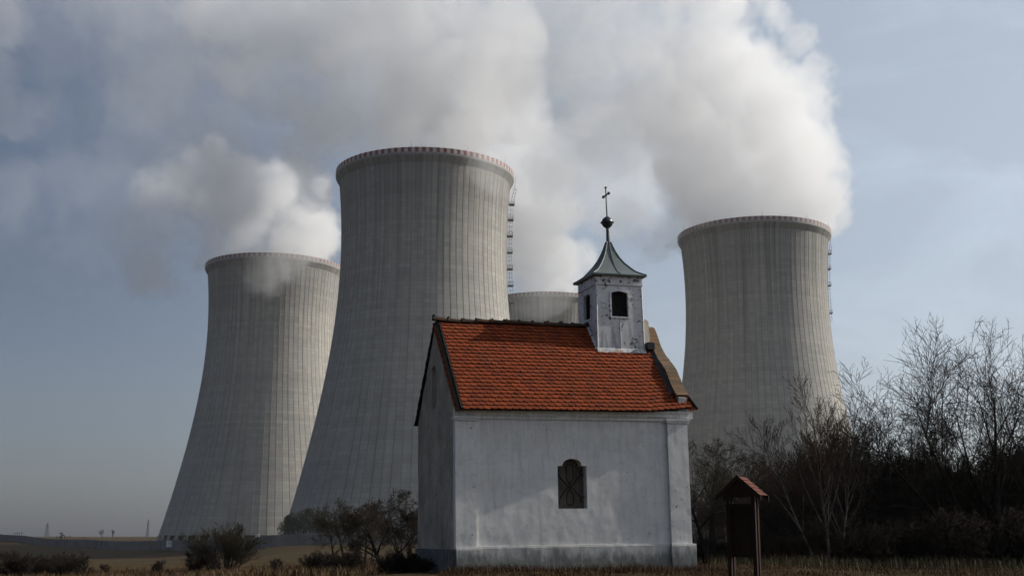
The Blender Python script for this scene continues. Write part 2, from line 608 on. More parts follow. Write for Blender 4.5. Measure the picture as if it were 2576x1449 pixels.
# pale farm track crossing behind the thicket, and a stubble field beyond the boundary wall
def strip(name, x0, x1, yfun, w, mat, lift=0.02, n=60):
    vs, fs = [], []
    for i in range(n + 1):
        x = x0 + (x1 - x0) * i / n
        y = yfun(x)
        for k in range(5):
            yy = y - w / 2 + w * k / 4
            vs.append((x, yy, gz(x, yy) + lift))
    for i in range(n):
        for k in range(4):
            a = i * 5 + k
            fs.append((a, a + 5, a + 6, a + 1))
    return tag(mesh_obj(name, vs, fs, mat, smooth=True), kind="structure")


strip("dirt_road", 8, 170, lambda x: 172 + 0.05 * x, 14, simple_mat("pale track", (0.42, 0.38, 0.30), 0.95, 0.3, 0.4), 0.05)
# ------------------------------------------------------------------ boundary wall of the power station
M_FENCE = simple_mat("boundary wall concrete", (0.165, 0.162, 0.165), 0.9, 0.35, 0.15, bmp=0.2)
wall_pts = [(-268, 610), (-250, 583), (-224, 540), (-200, 500), (-175, 460), (-150, 430), (-134, 410), (-118, 395), (-108, 381), (-100, 370), (-88, 356), (-76, 344), (-66, 336), (-50, 333), (-30, 332), (0, 334), (40, 337), (90, 342), (150, 352), (220, 370)]


def wall_path():
    out = []
    for (x0, y0), (x1, y1) in zip(wall_pts[:-1], wall_pts[1:]):
        n = max(1, int(math.hypot(x1 - x0, y1 - y0) / 4))
        for i in range(n): out.append((x0 + (x1 - x0) * i / n, y0 + (y1 - y0) * i / n))
    out.append(wall_pts[-1])
    return out


WP = wall_path()
WZ = np.array([gz(x, y) for x, y in WP])
for _ in range(6): WZ[1:-1] = (WZ[:-2] + WZ[1:-1] * 2 + WZ[2:]) / 4
bw = empty("boundary_wall", (WP[0][0], WP[0][1], 0))
tag(bw, "long grey concrete security wall dipping past the foot of the cooling towers", "wall")
b = MB()
WH = 2.75
for i in range(len(WP) - 1):
    (x0, y0), (x1, y1) = WP[i], WP[i + 1]
    d = Vector((x1 - x0, y1 - y0, 0)).normalized()
    nrm = Vector((-d.y, d.x, 0)) * 0.12
    vs = []
    for (x, y), z in (((x0, y0), WZ[i]), ((x1, y1), WZ[i + 1])):
        for sg in (-1, 1):
            for zz in (z - 1.2, z + WH):
                vs.append((x + nrm.x * sg - WP[0][0], y + nrm.y * sg - WP[0][1], zz))
    b.poly(vs, [(0, 4, 5, 1), (2, 3, 7, 6), (1, 5, 7, 3)])
b.build("panel_run", M_FENCE, bw)
b = MB()
for i in range(0, len(WP)):
    x, y = WP[i][0] - WP[0][0], WP[i][1] - WP[0][1]
    b.box(x - .17, x + .17, y - .22, y - .125, WZ[i] - 1.0, WZ[i] + WH + 0.04)
b.build("post_row", M_FENCE, bw)
b = MB()
for i in range(len(WP) - 1):
    p0 = Vector((WP[i][0] - WP[0][0], WP[i][1] - WP[0][1], WZ[i] + WH)); p1 = Vector((WP[i + 1][0] - WP[0][0], WP[i + 1][1] - WP[0][1], WZ[i + 1] + WH))
    b.tube([p0, p1], 0.16, 6, cap=False)
b.build("coping", M_FENCE, bw)


def wall_at(px):
    best = min(range(len(WP)), key=lambda i: abs(1288 + 3000 * WP[i][0] / (WP[i][1] * 1.02) - px))
    return WP[best][0], WP[best][1], WZ[best]


M_WHITE = simple_mat("white sheet metal", (0.72, 0.72, 0.72), 0.6, 0.12, 1.5)
M_DARKM = simple_mat("dark metal", (0.05, 0.05, 0.055), 0.6, 0.3, 3)
M_INK = simple_mat("faded ink", (0.30, 0.30, 0.33), 0.7, 0.2, 3)
# white board on the wall
x, y, z = wall_at(461)
sg = empty("warning_sign", (x, y - 0.32, z))
sg.rotation_euler = (0, 0, math.atan2(-(118 - 100), 25) * 0.9)
tag(sg, "white notice board fixed on the grey boundary wall below the far left tower", "sign")
b = MB(); b.box(-2.1, 2.1, -0.05, 0.0, 0.75, 2.7); b.build("board", M_WHITE, sg)
b = MB()
rg = random.Random(5)
for k, (w, h) in enumerate(((1.7, .2), (.9, .1), (1.5, .24), (1.4, .1), (1.5, .1), (1.0, .08))):
    zz = 2.45 - k * 0.29
    xx = -w
    while xx < w:
        ww = rg.uniform(.1, .3)
        b.box(xx, min(w, xx + ww), -0.058, -0.0515, zz - h / 2, zz + h / 2)
        xx += ww + .07
b.build("lettering", M_INK, sg)
x, y, z = wall_at(44)
sg2 = empty("access_panel", (x, y - 0.3, z))
sg2.rotation_euler = (0, 0, -0.9)
tag(sg2, "small pale panel on the boundary wall near the left picture edge", "sign")
b = MB(); b.box(-.9, .9, -.05, 0, .4, 2.6); b.build("board", simple_mat("grey sheet", (.4, .4, .42), .7), sg2)
b = MB(); b.box(-.7, .7, -.058, -.052, 1.4, 1.5); b.build("joint", M_INK, sg2)
# camera mast on the wall
x, y, z = wall_at(200)
cmst = empty("camera_mast", (x, y + .4, z))
tag(cmst, "dark pole with a surveillance camera standing behind the boundary wall", "camera pole")
b = MB(); b.tube([(0, 0, -1), (0, 0, 5.1)], 0.16, 8); b.build("pole", M_DARKM, cmst)
b = MB(); b.box(-.55, .55, -.35, .35, 4.9, 5.25); b.box(.3, 1.0, -.3, .3, 4.2, 4.6); b.box(-.3, .3, -.2, .2, 3.3, 3.9); b.build("camera_housing", M_DARKM, cmst)
for k, (px, n) in enumerate(((8, 4), (85, 4), (186, 6), (355, 3), (250, 2))):
    x, y, z = wall_at(px)
    f_ = empty("wall_bracket", (x, y, z + WH))
    tag(f_, ("cluster of small dark brackets on top of the boundary wall at the left picture edge", "cluster of small dark brackets on the wall top left of the first pylon",
             "row of small dark brackets on the wall top just left of the camera mast", "small bracket posts on the lowest dip of the boundary wall",
             "two thin posts on the wall top right of the camera mast")[k], "bracket", "brackets along the boundary wall top")
    b = MB()
    for q in range(n):
        b.tube([(q * 1.0, 0, 0), (q * 1.0, 0, .75 + .3 * (q % 2))], 0.09, 5)
        if k < 3: b.box(q - .3, q + .3, -.15, .15, .8 + .3 * (q % 2), 1.05 + .3 * (q % 2))
    b.build("post_set", M_DARKM, f_)
# lattice pylons far beyond the field
M_PYL = simple_mat("pylon steel", (0.09, 0.09, 0.10), 0.7, 0.2, 0.1)


def pylon(px, ytop, D, lab, wide):
    p = at(px, 1346, D)
    H = at(px, ytop, D).z - gz(p.x, D)
    o = empty("lattice_pylon", (p.x, D, gz(p.x, D)))
    tag(o, lab, "pylon", "electricity pylons on the horizon")
    b = MB()
    t = 0.16 * D / 1000
    lv = [0, .18, .34, .48, .60, .71, .81, .90, 1.0]
    hw = lambda k: wide * (1 - .82 * min(1, k / .85))
    for sx in (-1, 1):
        for sy in (-1, 1):
            b.tube([(sx * hw(k), sy * hw(k), k * H) for k in lv], t, 4)
    for k0, k1 in zip(lv[:-1], lv[1:]):
        for sy in (-1, 1):
            for sx in (-1, 1):
                b.tube([(sx * hw(k0), sy * hw(k0), k0 * H), (-sx * hw(k1), sy * hw(k1), k1 * H)], t * .6, 4)
                b.tube([(sy * hw(k0), sx * hw(k0), k0 * H), (sy * hw(k1), -sx * hw(k1), k1 * H)], t * .6, 4)
    b.build("lattice", M_PYL, o)
    b = MB()
    for k, w in ((.72, 2.0), (.86, 1.5)):
        for sx in (-1, 1):
            b.tube([(0, 0, k * H), (sx * wide * w * .6, 0, k * H - .01 * H)], t * .8, 4)
            b.tube([(0, 0, (k + .05) * H), (sx * wide * w * .6, 0, k * H)], t * .5, 4)
    b.build("crossarm", M_PYL, o)
    return o


pylon(118, 1315, 1500, "left lattice pylon with wide feet behind the boundary wall", 2.6)
pylon(371, 1306, 1350, "narrow lattice pylon between the twin field trees and the left tower", 1.5)

# ------------------------------------------------------------------ chapel
CH = empty("chapel", (-1.2836, 28.0, 0.8165))
CH.rotation_euler = (0, -0.0153, 0.3087)
tag(CH, "small white chapel with red tiled roof and a bell turret in front of the towers", "chapel")
CL, CW, ZP, ZE, ZRG = 5.92, 3.77, 0.52, 3.71, 6.13
YRG = CW / 2


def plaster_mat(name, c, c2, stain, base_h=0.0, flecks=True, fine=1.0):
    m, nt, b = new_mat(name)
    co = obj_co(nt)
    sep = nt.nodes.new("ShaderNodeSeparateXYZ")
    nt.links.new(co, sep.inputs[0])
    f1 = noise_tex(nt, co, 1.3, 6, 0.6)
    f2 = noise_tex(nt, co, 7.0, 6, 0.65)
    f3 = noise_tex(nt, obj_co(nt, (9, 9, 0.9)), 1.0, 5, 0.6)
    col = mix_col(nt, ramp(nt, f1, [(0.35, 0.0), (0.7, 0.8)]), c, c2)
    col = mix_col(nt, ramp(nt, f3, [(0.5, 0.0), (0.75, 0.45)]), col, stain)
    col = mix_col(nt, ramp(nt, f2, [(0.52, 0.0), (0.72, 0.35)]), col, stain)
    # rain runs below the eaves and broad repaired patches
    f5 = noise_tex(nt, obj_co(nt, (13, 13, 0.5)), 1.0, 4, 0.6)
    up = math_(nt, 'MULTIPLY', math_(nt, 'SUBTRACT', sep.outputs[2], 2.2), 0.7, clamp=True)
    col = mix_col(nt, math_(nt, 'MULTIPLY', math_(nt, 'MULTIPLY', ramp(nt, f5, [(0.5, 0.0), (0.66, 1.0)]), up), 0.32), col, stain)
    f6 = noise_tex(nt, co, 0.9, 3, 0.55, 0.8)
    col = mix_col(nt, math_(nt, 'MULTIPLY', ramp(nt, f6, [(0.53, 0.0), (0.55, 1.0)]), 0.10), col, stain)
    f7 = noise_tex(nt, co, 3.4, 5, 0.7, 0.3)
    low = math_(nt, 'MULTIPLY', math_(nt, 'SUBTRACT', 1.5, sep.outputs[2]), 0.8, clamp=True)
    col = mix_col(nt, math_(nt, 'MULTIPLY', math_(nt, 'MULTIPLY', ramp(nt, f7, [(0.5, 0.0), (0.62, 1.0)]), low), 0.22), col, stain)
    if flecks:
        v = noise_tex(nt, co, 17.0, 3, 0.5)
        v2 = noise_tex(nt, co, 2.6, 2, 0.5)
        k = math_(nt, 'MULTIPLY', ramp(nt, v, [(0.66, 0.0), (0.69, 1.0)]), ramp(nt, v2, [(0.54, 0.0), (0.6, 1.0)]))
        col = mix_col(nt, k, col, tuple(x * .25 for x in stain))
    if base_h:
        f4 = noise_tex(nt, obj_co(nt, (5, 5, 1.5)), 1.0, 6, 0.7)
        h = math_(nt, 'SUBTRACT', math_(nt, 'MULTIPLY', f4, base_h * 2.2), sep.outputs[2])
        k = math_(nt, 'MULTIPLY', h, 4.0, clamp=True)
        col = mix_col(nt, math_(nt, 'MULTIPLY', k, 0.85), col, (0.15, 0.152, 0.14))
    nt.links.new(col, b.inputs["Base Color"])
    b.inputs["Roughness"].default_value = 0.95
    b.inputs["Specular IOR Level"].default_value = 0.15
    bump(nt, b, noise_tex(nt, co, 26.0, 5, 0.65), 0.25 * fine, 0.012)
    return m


M_PLAST = plaster_mat("white lime plaster", (0.72, 0.705, 0.68), (0.60, 0.588, 0.57), (0.34, 0.33, 0.315))
M_PLINTH = plaster_mat("stained plinth plaster", (0.54, 0.53, 0.51), (0.42, 0.41, 0.39), (0.22, 0.21, 0.195), base_h=0.42)
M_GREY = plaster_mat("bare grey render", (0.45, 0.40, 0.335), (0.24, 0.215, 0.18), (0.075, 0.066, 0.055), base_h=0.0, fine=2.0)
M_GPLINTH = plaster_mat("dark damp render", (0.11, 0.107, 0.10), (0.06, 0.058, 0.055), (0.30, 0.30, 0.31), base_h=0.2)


def disp(x, z, a=1.0):
    v = Vector((x * 1.6, z * 1.6, 3.1))
    return a * (0.006 * mnoise.noise(v) + 0.0045 * mnoise.noise(v * 2.3) + 0.0022 * mnoise.noise(v * 5.1))


WIN = dict(l=2.525, r=3.265, sill=1.40, sh=2.405, al=2.655, ar=3.145, top=2.575)


def win_top(x):
    if WIN["al"] < x < WIN["ar"]:
        k = (x - (WIN["al"] + WIN["ar"]) / 2) / ((WIN["ar"] - WIN["al"]) / 2)
        return WIN["sh"] + 0.02 + (WIN["top"] - WIN["sh"] - 0.02) * sqrt(max(0, 1 - k * k))
    return WIN["sh"]


def front_wall():
    xs = list(np.linspace(0.0, WIN["l"], 64)) + list(np.linspace(WIN["l"], WIN["r"], 27))[1:] + list(np.linspace(WIN["r"], CL, 66))[1:]
    zA = list(np.linspace(0.0, WIN["sill"], 36))
    nB, zt = 30, 3.62
    vs, fs, ix = [], [], {}
    def v(x, z, tag_):
        k = (round(x, 5), tag_)
        if k not in ix:
            ix[k] = len(vs); vs.append((x, disp(x, z), z))
        return ix[k]
    zM = list(np.linspace(WIN["sill"], WIN["sh"], 28))
    for x0, x1 in zip(xs[:-1], xs[1:]):
        inside = WIN["l"] - 1e-6 <= x0 and x1 <= WIN["r"] + 1e-6
        for i in range(len(zA) - 1):
            fs.append((v(x0, zA[i], ("a", i)), v(x1, zA[i], ("a", i)), v(x1, zA[i + 1], ("a", i + 1)), v(x0, zA[i + 1], ("a", i + 1))))
        if not inside:
            for i in range(len(zM) - 1):
                fs.append((v(x0, zM[i], ("m", i)), v(x1, zM[i], ("m", i)), v(x1, zM[i + 1], ("m", i + 1)), v(x0, zM[i + 1], ("m", i + 1))))
        def zc(x, i):
            b0 = win_top(x) if inside else WIN["sh"]
            return b0 + (zt - b0) * i / nB
        for i in range(nB):
            t0, t1 = ("c", i, inside and i == 0), ("c", i + 1, False)
            fs.append((v(x0, zc(x0, i), ("c%d" % inside, i)), v(x1, zc(x1, i), ("c%d" % inside, i)), v(x1, zc(x1, i + 1), ("c%d" % inside, i + 1)), v(x0, zc(x0, i + 1), ("c%d" % inside, i + 1))))
    o = mesh_obj("front_wall", vs, fs, M_PLAST, CH, smooth=True)
    # reveal of the niche
    out = [(WIN["l"], WIN["sill"]), (WIN["r"], WIN["sill"]), (WIN["r"], WIN["sh"]), (WIN["ar"], WIN["sh"])]
    n = 18
    for i in range(n + 1):
        x = WIN["ar"] + (WIN["al"] - WIN["ar"]) * i / n
        out.append((x, win_top(x) if 0 < i < n else WIN["sh"] + .02))
    out += [(WIN["al"], WIN["sh"]), (WIN["l"], WIN["sh"])]
    return o, out


fw, win_outline = front_wall()
b = MB()
n = len(win_outline)
vs = [(x, disp(x, z) + .0005, z) for x, z in win_outline] + [(x, 0.26, z) for x, z in win_outline]
b.poly(vs, [(i, i + n, (i + 1) % n + n, (i + 1) % n) for i in range(n)])
rev = b.build("window", M_PLAST, CH)
b = MB()
b.prism([(x, z) for x, z in win_outline], 0.235, 0.30)
M_SHUT = simple_mat("weathered brown board", (0.135, 0.115, 0.088), 0.8, 0.35, 3, stretch=(6, 1, .6))
b.build("shutter", M_SHUT, rev)
# wrought iron grille, a loop above and a loop below joined by two crossing bars
b = MB()
M_IRON = simple_mat("black iron", (0.018, 0.017, 0.016), 0.55, 0.2, 10)
cx_, yq = 2.865, 0.10
def gp(pts): return [Vector((cx_ + x, yq, z)) for x, z in pts]
def loop(zc, rx, hz, sgn):
    pts = []
    for i in range(15):
        a = pi * i / 14
        pts.append((rx * cos(a), zc + sgn * (hz + rx * sin(a))))
    return pts
up = loop(2.26, 0.092, 0.10, 1)
b.tube(gp([(0.30, 1.66), (0.24, 1.70), (0.0, 1.955), (-0.092, 2.12)] + up[::-1] + [(0.092, 2.12), (0, 1.97), (-0.26, 1.66), (-0.34, 1.62)]), 0.017, 6)
dn = loop(1.60, 0.085, 0.03, -1)
b.tube(gp([(0.24, 2.16), (0.0, 1.885), (-0.085, 1.72)] + dn[::-1] + [(0.085, 1.72), (0.0, 1.87), (-0.26, 2.16), (-0.31, 2.22), (-0.29, 2.28)]), 0.017, 6)
for s_, z0 in ((1, 2.16), (1, 1.70), (-1, 2.18), (-1, 1.66)):
    d_ = 1 if z0 > 2 else -1
    b.tube(gp([(s_ * .24, z0), (s_ * .29, z0 + d_ * .04), (s_ * .27, z0 + d_ * .12), (s_ * .31, z0 + d_ * .15), (s_ * .335, z0 + d_ * .12)]), 0.017, 6)
    b.tube(gp([(s_ * .27, z0 + d_ * .03), (s_ * .36, z0 + d_ * .03)]), 0.017, 6)
b.build("grille", M_IRON, rev)

# other walls
def gable_profile(zoff=0.0): return [(0.0, 0.0), (CW, 0.0), (CW, ZE - .02), (YRG, ZRG - .12 + zoff), (0.0, ZE - .02)]


def gable_wall():
    """left end wall: rough, with a tall shallow slot"""
    vs, fs, ix = [], [], {}
    ny, nz = 60, 90
    def top(y): return ZE - .02 + (ZRG - .10 - ZE) * (1 - abs(y - YRG) / YRG)
    for i in range(ny + 1):
        for k in range(nz + 1):
            y = CW * i / ny
            z = top(y) * k / nz
            slot = 1.86 < y < 2.24 and 3.96 < z < 4.95
            vs.append((-.5 * 0 + disp(y + 9, z, 2.2) * -1 + (0.20 if slot else 0), y, z))
    for i in range(ny):
        for k in range(nz):
            a = i * (nz + 1) + k
            fs.append((a, a + 1, a + nz + 2, a + nz + 1))
    return mesh_obj("gable_wall", vs, fs, M_GREY, CH, smooth=False)


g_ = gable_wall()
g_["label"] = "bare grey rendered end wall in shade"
b = MB()
b.poly([(0, CW, 0), (CL, CW, 0), (CL, CW, 3.66), (0, CW, 3.66)], [(1, 0, 3, 2)])
b.build("rear_wall", M_PLAST, CH)
# facade at the right end with its curved gable and brick coping
prof = [(-0.10, 4.16), (0.0, 4.24), (0.18, 4.43), (0.36, 4.67), (0.52, 4.88), (0.70, 5.03), (0.957, 5.22), (1.12, 5.34), (1.28, 5.485), (1.42, 5.66), (1.55, 5.86), (1.66, 6.02), (1.745, 6.14), (1.82, 6.19), (1.885, 6.21)]
full = prof + [(CW - y, z) for y, z in prof[::-1][1:]]
b = MB()
outl = [(CW + .0, 0.0), (CW + .0, 3.7)] + [(y, z - .075) for y, z in full[::-1]] + [(-.0, 3.7), (0.0, 0.0)]
n = len(outl)
vs = [(5.74, y, z) for y, z in outl] + [(CL, y, z) for y, z in outl]
b.poly(vs, [tuple(range(n - 1, -1, -1)), tuple(range(n, 2 * n))] + [(i, (i + 1) % n, (i + 1) % n + n, i + n) for i in range(n)])
b.build("facade_wall", M_PLAST, CH)


def brick_cop_mat():
    m, nt, b_ = new_mat("weathered brick coping")
    co = obj_co(nt)
    f = noise_tex(nt, co, 5, 6, 0.65)
    at_ = nt.nodes.new("ShaderNodeAttribute"); at_.attribute_name = "tone"
    c = mix_col(nt, at_.outputs["Fac"], (0.165, 0.088, 0.040), (0.115, 0.075, 0.038))
    c = mix_col(nt, ramp(nt, f, [(0.4, 0.0), (0.7, 0.8)]), c, (0.07, 0.053, 0.032))
    nt.links.new(c, b_.inputs["Base Color"])
    b_.inputs["Roughness"].default_value = 0.95
    bump(nt, b_, noise_tex(nt, co, 40, 4), 0.4, 0.01)
    return m


def set_tone(o, tones):
    a = o.data.attributes.new("tone", 'FLOAT', 'FACE')
    a.data.foreach_set("value", tones)


# coping: single bricks laid across the curve
M_COP = brick_cop_mat()
b = MB(); tones = []
rg = random.Random(8)
pl = [Vector((0, y, z)) for y, z in full]
seg = [0]
for a_, c_ in zip(pl[:-1], pl[1:]): seg.append(seg[-1] + (c_ - a_).length)
def on_curve(s):
    s = max(0, min(seg[-1], s))
    for i in range(len(seg) - 1):
        if s <= seg[i + 1]: break
    k = (s - seg[i]) / (seg[i + 1] - seg[i])
    p = pl[i].lerp(pl[i + 1], k)
    t = (pl[i + 1] - pl[i]).normalized()
    return p, t
s_ = 0.0
while s_ < seg[-1] - .05:
    w = 0.145 + rg.uniform(-.012, .012)
    (p0, t0), (p1, t1) = on_curve(s_), on_curve(min(seg[-1], s_ + w - .007))
    n0, n1 = Vector((0, -t0.z, t0.y)), Vector((0, -t1.z, t1.y))
    h = rg.uniform(-.004, .004)
    xa, xb = 5.69 + rg.uniform(-.006, .006), 6.01 + rg.uniform(-.006, .006)
    vs = []
    for p, nn in ((p0, n0), (p1, n1)):
        for x in (xa, xb):
            for k in (-.075, 0.0 + h):
                q = p + nn * k
                vs.append((x, q.y, q.z))
    b.poly(vs, [(0, 1, 3, 2), (4, 6, 7, 5), (0, 4, 5, 1), (2, 3, 7, 6), (1, 5, 7, 3), (0, 2, 6, 4)])
    tones += [rg.random()] * 6
    s_ += w
o = b.build("gable_coping", M_COP, CH)
set_tone(o, tones)
# cream peeling block between turret and coping
b = MB()
b.prism([(5.50, 5.62), (5.72, 5.62), (5.70, 5.90), (5.68, 6.26), (5.60, 6.33), (5.50, 6.30)], 1.42, 2.30)
M_PEEL = plaster_mat("peeling cream plaster", (0.70, 0.66, 0.56), (0.58, 0.50, 0.38), (0.36, 0.24, 0.13))
b.build("masonry_stub", M_PEEL, CH)
M_LEAD = simple_mat("grey flashing", (0.055, 0.058, 0.062), 0.7, 0.35, 5)
b = MB()
def rz(y, d=0.0): return ZE + (y + .27) * (ZRG - ZE) / (YRG + .27) + d
pf = [(y, rz(y)) for y in np.linspace(0.1, 1.45, 14)]
vs = []
for y, z in pf: vs += [(5.60, y, z + .045), (5.70, y, z + .13)]
b.poly(vs, [(2 * i, 2 * i + 1, 2 * i + 3, 2 * i + 2) for i in range(len(pf) - 1)])
b.box(5.50, 5.70, 1.12, 1.42, 5.48, 5.66)
b.build("flashing", M_LEAD, CH)

# plinth, pilasters, capitals, cornice
b = MB()
def slab(b, x0, x1, y0, y1, z0, z1, nx, nz, amp=1.0):
    """box whose front face is gently uneven, chamfered along the top"""
    vs, fs = [], []
    for i in range(nx + 1):
        for k in range(nz + 1):
            x = x0 + (x1 - x0) * i / nx; z = z0 + (z1 - z0) * k / nz
            vs.append((x, y0 + disp(x + 3, z + 5, amp) + (0.012 if k == nz else 0), z))
    for i in range(nx):
        for k in range(nz):
            a = i * (nz + 1) + k
            fs.append((a, a + nz + 1, a + nz + 2, a + 1))
    b.poly(vs, fs)
    f0 = [vs[k] for k in range(nz + 1)]; f1 = [vs[nx * (nz + 1) + k] for k in range(nz + 1)]
    for col, x, flip in ((f0, x0, 0), (f1, x1, 1)):
        q = []
        for p in col: q += [p, (x, y1, p[2])]
        ff = [(2 * i, 2 * i + 2, 2 * i + 3, 2 * i + 1) for i in range(nz)]
        b.poly(q, [f[::-1] for f in ff] if not flip else ff)
    tp = [vs[i * (nz + 1) + nz] for i in range(nx + 1)]
    q = []
    for p in tp: q += [p, (p[0], y1, z1 + .006)]
    b.poly(q, [(2 * i, 2 * i + 2, 2 * i + 3, 2 * i + 1) for i in range(nx)])
slab(b, 0.55, 5.36, -0.055, 0.1, -0.6, 0.555, 110, 24, 1.4)
b.build("plinth", M_PLINTH, CH, smooth=False)
for nm, x0, x1 in (("l", -0.02, 0.48), ("r", 5.40, 5.945)):
    b = MB(); slab(b, x0, x1, -0.085, 0.12, ZP, 3.47, 12, 70, 0.9); pil = b.build("pilaster", M_PLAST, CH)
    b = MB(); slab(b, x0 - (.0 if nm == "l" else .03), x1 + (.07 if nm == "l" else .075), -0.15, 0.2, -0.6, ZP + .012, 14, 24, 1.6); b.build("pilaster_base", M_PLINTH, CH)
    b = MB()
    b.box(x0 - .03, x1 + .035, -0.125, 0.1, 3.452, 3.505)
    b.box(x0 - .045, x1 + .05, -0.15, 0.1, 3.505, 3.545)
    b.build("capital", M_PLAST, pil)
b = MB()
cpf = [(0.1, 3.50), (-.045, 3.50), (-.05, 3.56), (-.09, 3.60), (-.105, 3.66), (-.135, 3.70), (-.14, 3.735), (0.1, 3.78)]
n = len(cpf)
xs_ = np.linspace(-0.03, 5.98, 41)
vs = [(x, y + (disp(x, z, 1.2) if y < 0 else 0), z) for x in xs_ for y, z in cpf]
fs = [(i * n + k, (i + 1) * n + k, (i + 1) * n + k + 1, i * n + k + 1) for i in range(40) for k in range(n - 1)]
fs = [f[::-1] for f in fs] + [tuple(range(n)), tuple(range(40 * n + n - 1, 40 * n - 1, -1))]
b.poly(vs, fs)
b.build("cornice", M_PLAST, CH)
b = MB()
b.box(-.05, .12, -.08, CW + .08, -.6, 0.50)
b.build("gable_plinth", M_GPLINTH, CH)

# ---- tiled roof: every tile is a thin slab with a rounded tail
def over(x):
    return float(np.interp(x, [-0.2, 0.0, 4.85, 6.15], [0.30, 0.30, 0.27, 0.14]))


def tile_mat():
    m, nt, b_ = new_mat("red clay tile")
    co = obj_co(nt)
    at_ = nt.nodes.new("ShaderNodeAttribute"); at_.attribute_name = "tone"
    c = mix_col(nt, at_.outputs["Fac"], (0.22, 0.043, 0.011), (0.125, 0.026, 0.009))
    f = noise_tex(nt, co, 3.0, 6, 0.65)
    c = mix_col(nt, ramp(nt, f, [(0.5, 0.0), (0.75, 0.6)]), c, (0.10, 0.024, 0.010))
    f2 = noise_tex(nt, co, 1.4, 5, 0.7)
    g = noise_tex(nt, co, 30, 3, 0.6)
    k = math_(nt, 'MULTIPLY', ramp(nt, f2, [(0.56, 0.0), (0.68, 1.0)]), ramp(nt, g, [(0.5, 0.0), (0.6, 0.8)]))
    c = mix_col(nt, k, c, (0.055, 0.042, 0.028))
    nt.links.new(c, b_.inputs["Base Color"])
    b_.inputs["Roughness"].default_value = 0.9
    b_.inputs["Specular IOR Level"].default_value = 0.15
    bump(nt, b_, noise_tex(nt, co, 60, 3), 0.25, 0.006)
    return m


M_TILE = tile_mat()


def tiles(b, tones, x_lo, x_hi, nrow, flip=False, seed=1, s0=0.0, s1=1.0):
    rg = random.Random(seed)
    tw, th = 0.172, 0.020
    for row in range(nrow):
        sa = s0 + (s1 - s0) * row / nrow
        off = (row % 2) * tw / 2
        x = x_lo - off
        wob = rg.uniform(-.006, .006)
        while x < x_hi - 0.02:
            xa, xb = max(x + .003, x_lo), min(x + tw - .003, x_hi)
            x += tw
            if xb - xa < 0.04: continue
            tone = min(1, max(0, rg.gauss(.4, .28)))
            lift = rg.uniform(0, .006)
            dz = rg.uniform(-.008, .008) + wob
            pts = []
            nseg = 6
            for i in range(nseg + 1):
                u = i / nseg
                xx = xa + (xb - xa) * u
                dip = 0.048 * (1 - sqrt(max(0, 1 - (2 * u - 1) ** 2 * .97)))
                pts.append((xx, dip + dz))
            L = 3.24
            def P(xx, s, h):
                o_ = over(xx)
                e = Vector((xx, -o_, ZE + (0.27 - o_) * 1.0)); r_ = Vector((xx, YRG, ZRG))
                d = r_ - e
                nn = Vector((0, -d.z, d.y)).normalized()
                p = e + d * s + nn * h
                if flip: p = Vector((p.x, CW - p.y, p.z))
                return p
            vs = []
            slen = (s1 - s0) / nrow * 1.45
            for h0 in (0, 1):
                for xx, dp in pts:
                    vs.append(P(xx, sa + dp / L, (0.036 + lift) - (0 if h0 else th)))
            for h0 in (0, 1):
                for xx in (xb, xa):
                    vs.append(P(xx, min(1.0, sa + slen), 0.006 - (0 if h0 else th)))
            m = nseg + 1
            top = list(range(m, 2 * m)) + [2 * m + 2, 2 * m + 3]
            fs = [tuple(top)] + [(i, i + 1, m + i + 1, m + i) for i in range(nseg)]
            fs += [(nseg, 2 * m, 2 * m + 2, m + nseg), (2 * m + 1, 0, m, 2 * m + 3)]
            if flip: fs = [f[::-1] for f in fs]
            b.poly(vs, fs)
            tones += [tone] * len(fs)


b = MB(); tones = []
tiles(b, tones, 0.12, 5.72, 24, seed=4, s0=0.0, s1=0.985)
tiles(b, tones, 5.72, 6.08, 4, seed=9, s0=0.0, s1=0.164)
tiles(b, tones, 0.0, 5.72, 24, flip=True, seed=5, s0=0.0, s1=0.985)
roof = b.build("roof", M_TILE, CH)
set_tone(roof, tones)
# roof boarding under the tiles so nothing shows through
b = MB()
M_BOARD = simple_mat("old roof boards", (0.05, 0.04, 0.03), 0.9, 0.3, 4)
for fl in (0, 1):
    q = []
    for x in np.linspace(-.02, 5.74, 12):
        o_ = over(x) - .03
        for y, z in ((-o_, ZE + (.27 - over(x)) - .012), (YRG, ZRG - .03)):
            q.append((x, CW - y if fl else y, z))
    fs = [(2 * i, 2 * i + 2, 2 * i + 3, 2 * i + 1) for i in range(11)]
    b.poly(q, [f[::-1] for f in fs] if fl else fs)
b.poly([(x, y, z) for x in (5.74, 6.07) for y, z in ((-.12, 3.80), (.3, 4.27))], [(0, 2, 3, 1)])
b.build("roof_boarding", M_BOARD, roof)
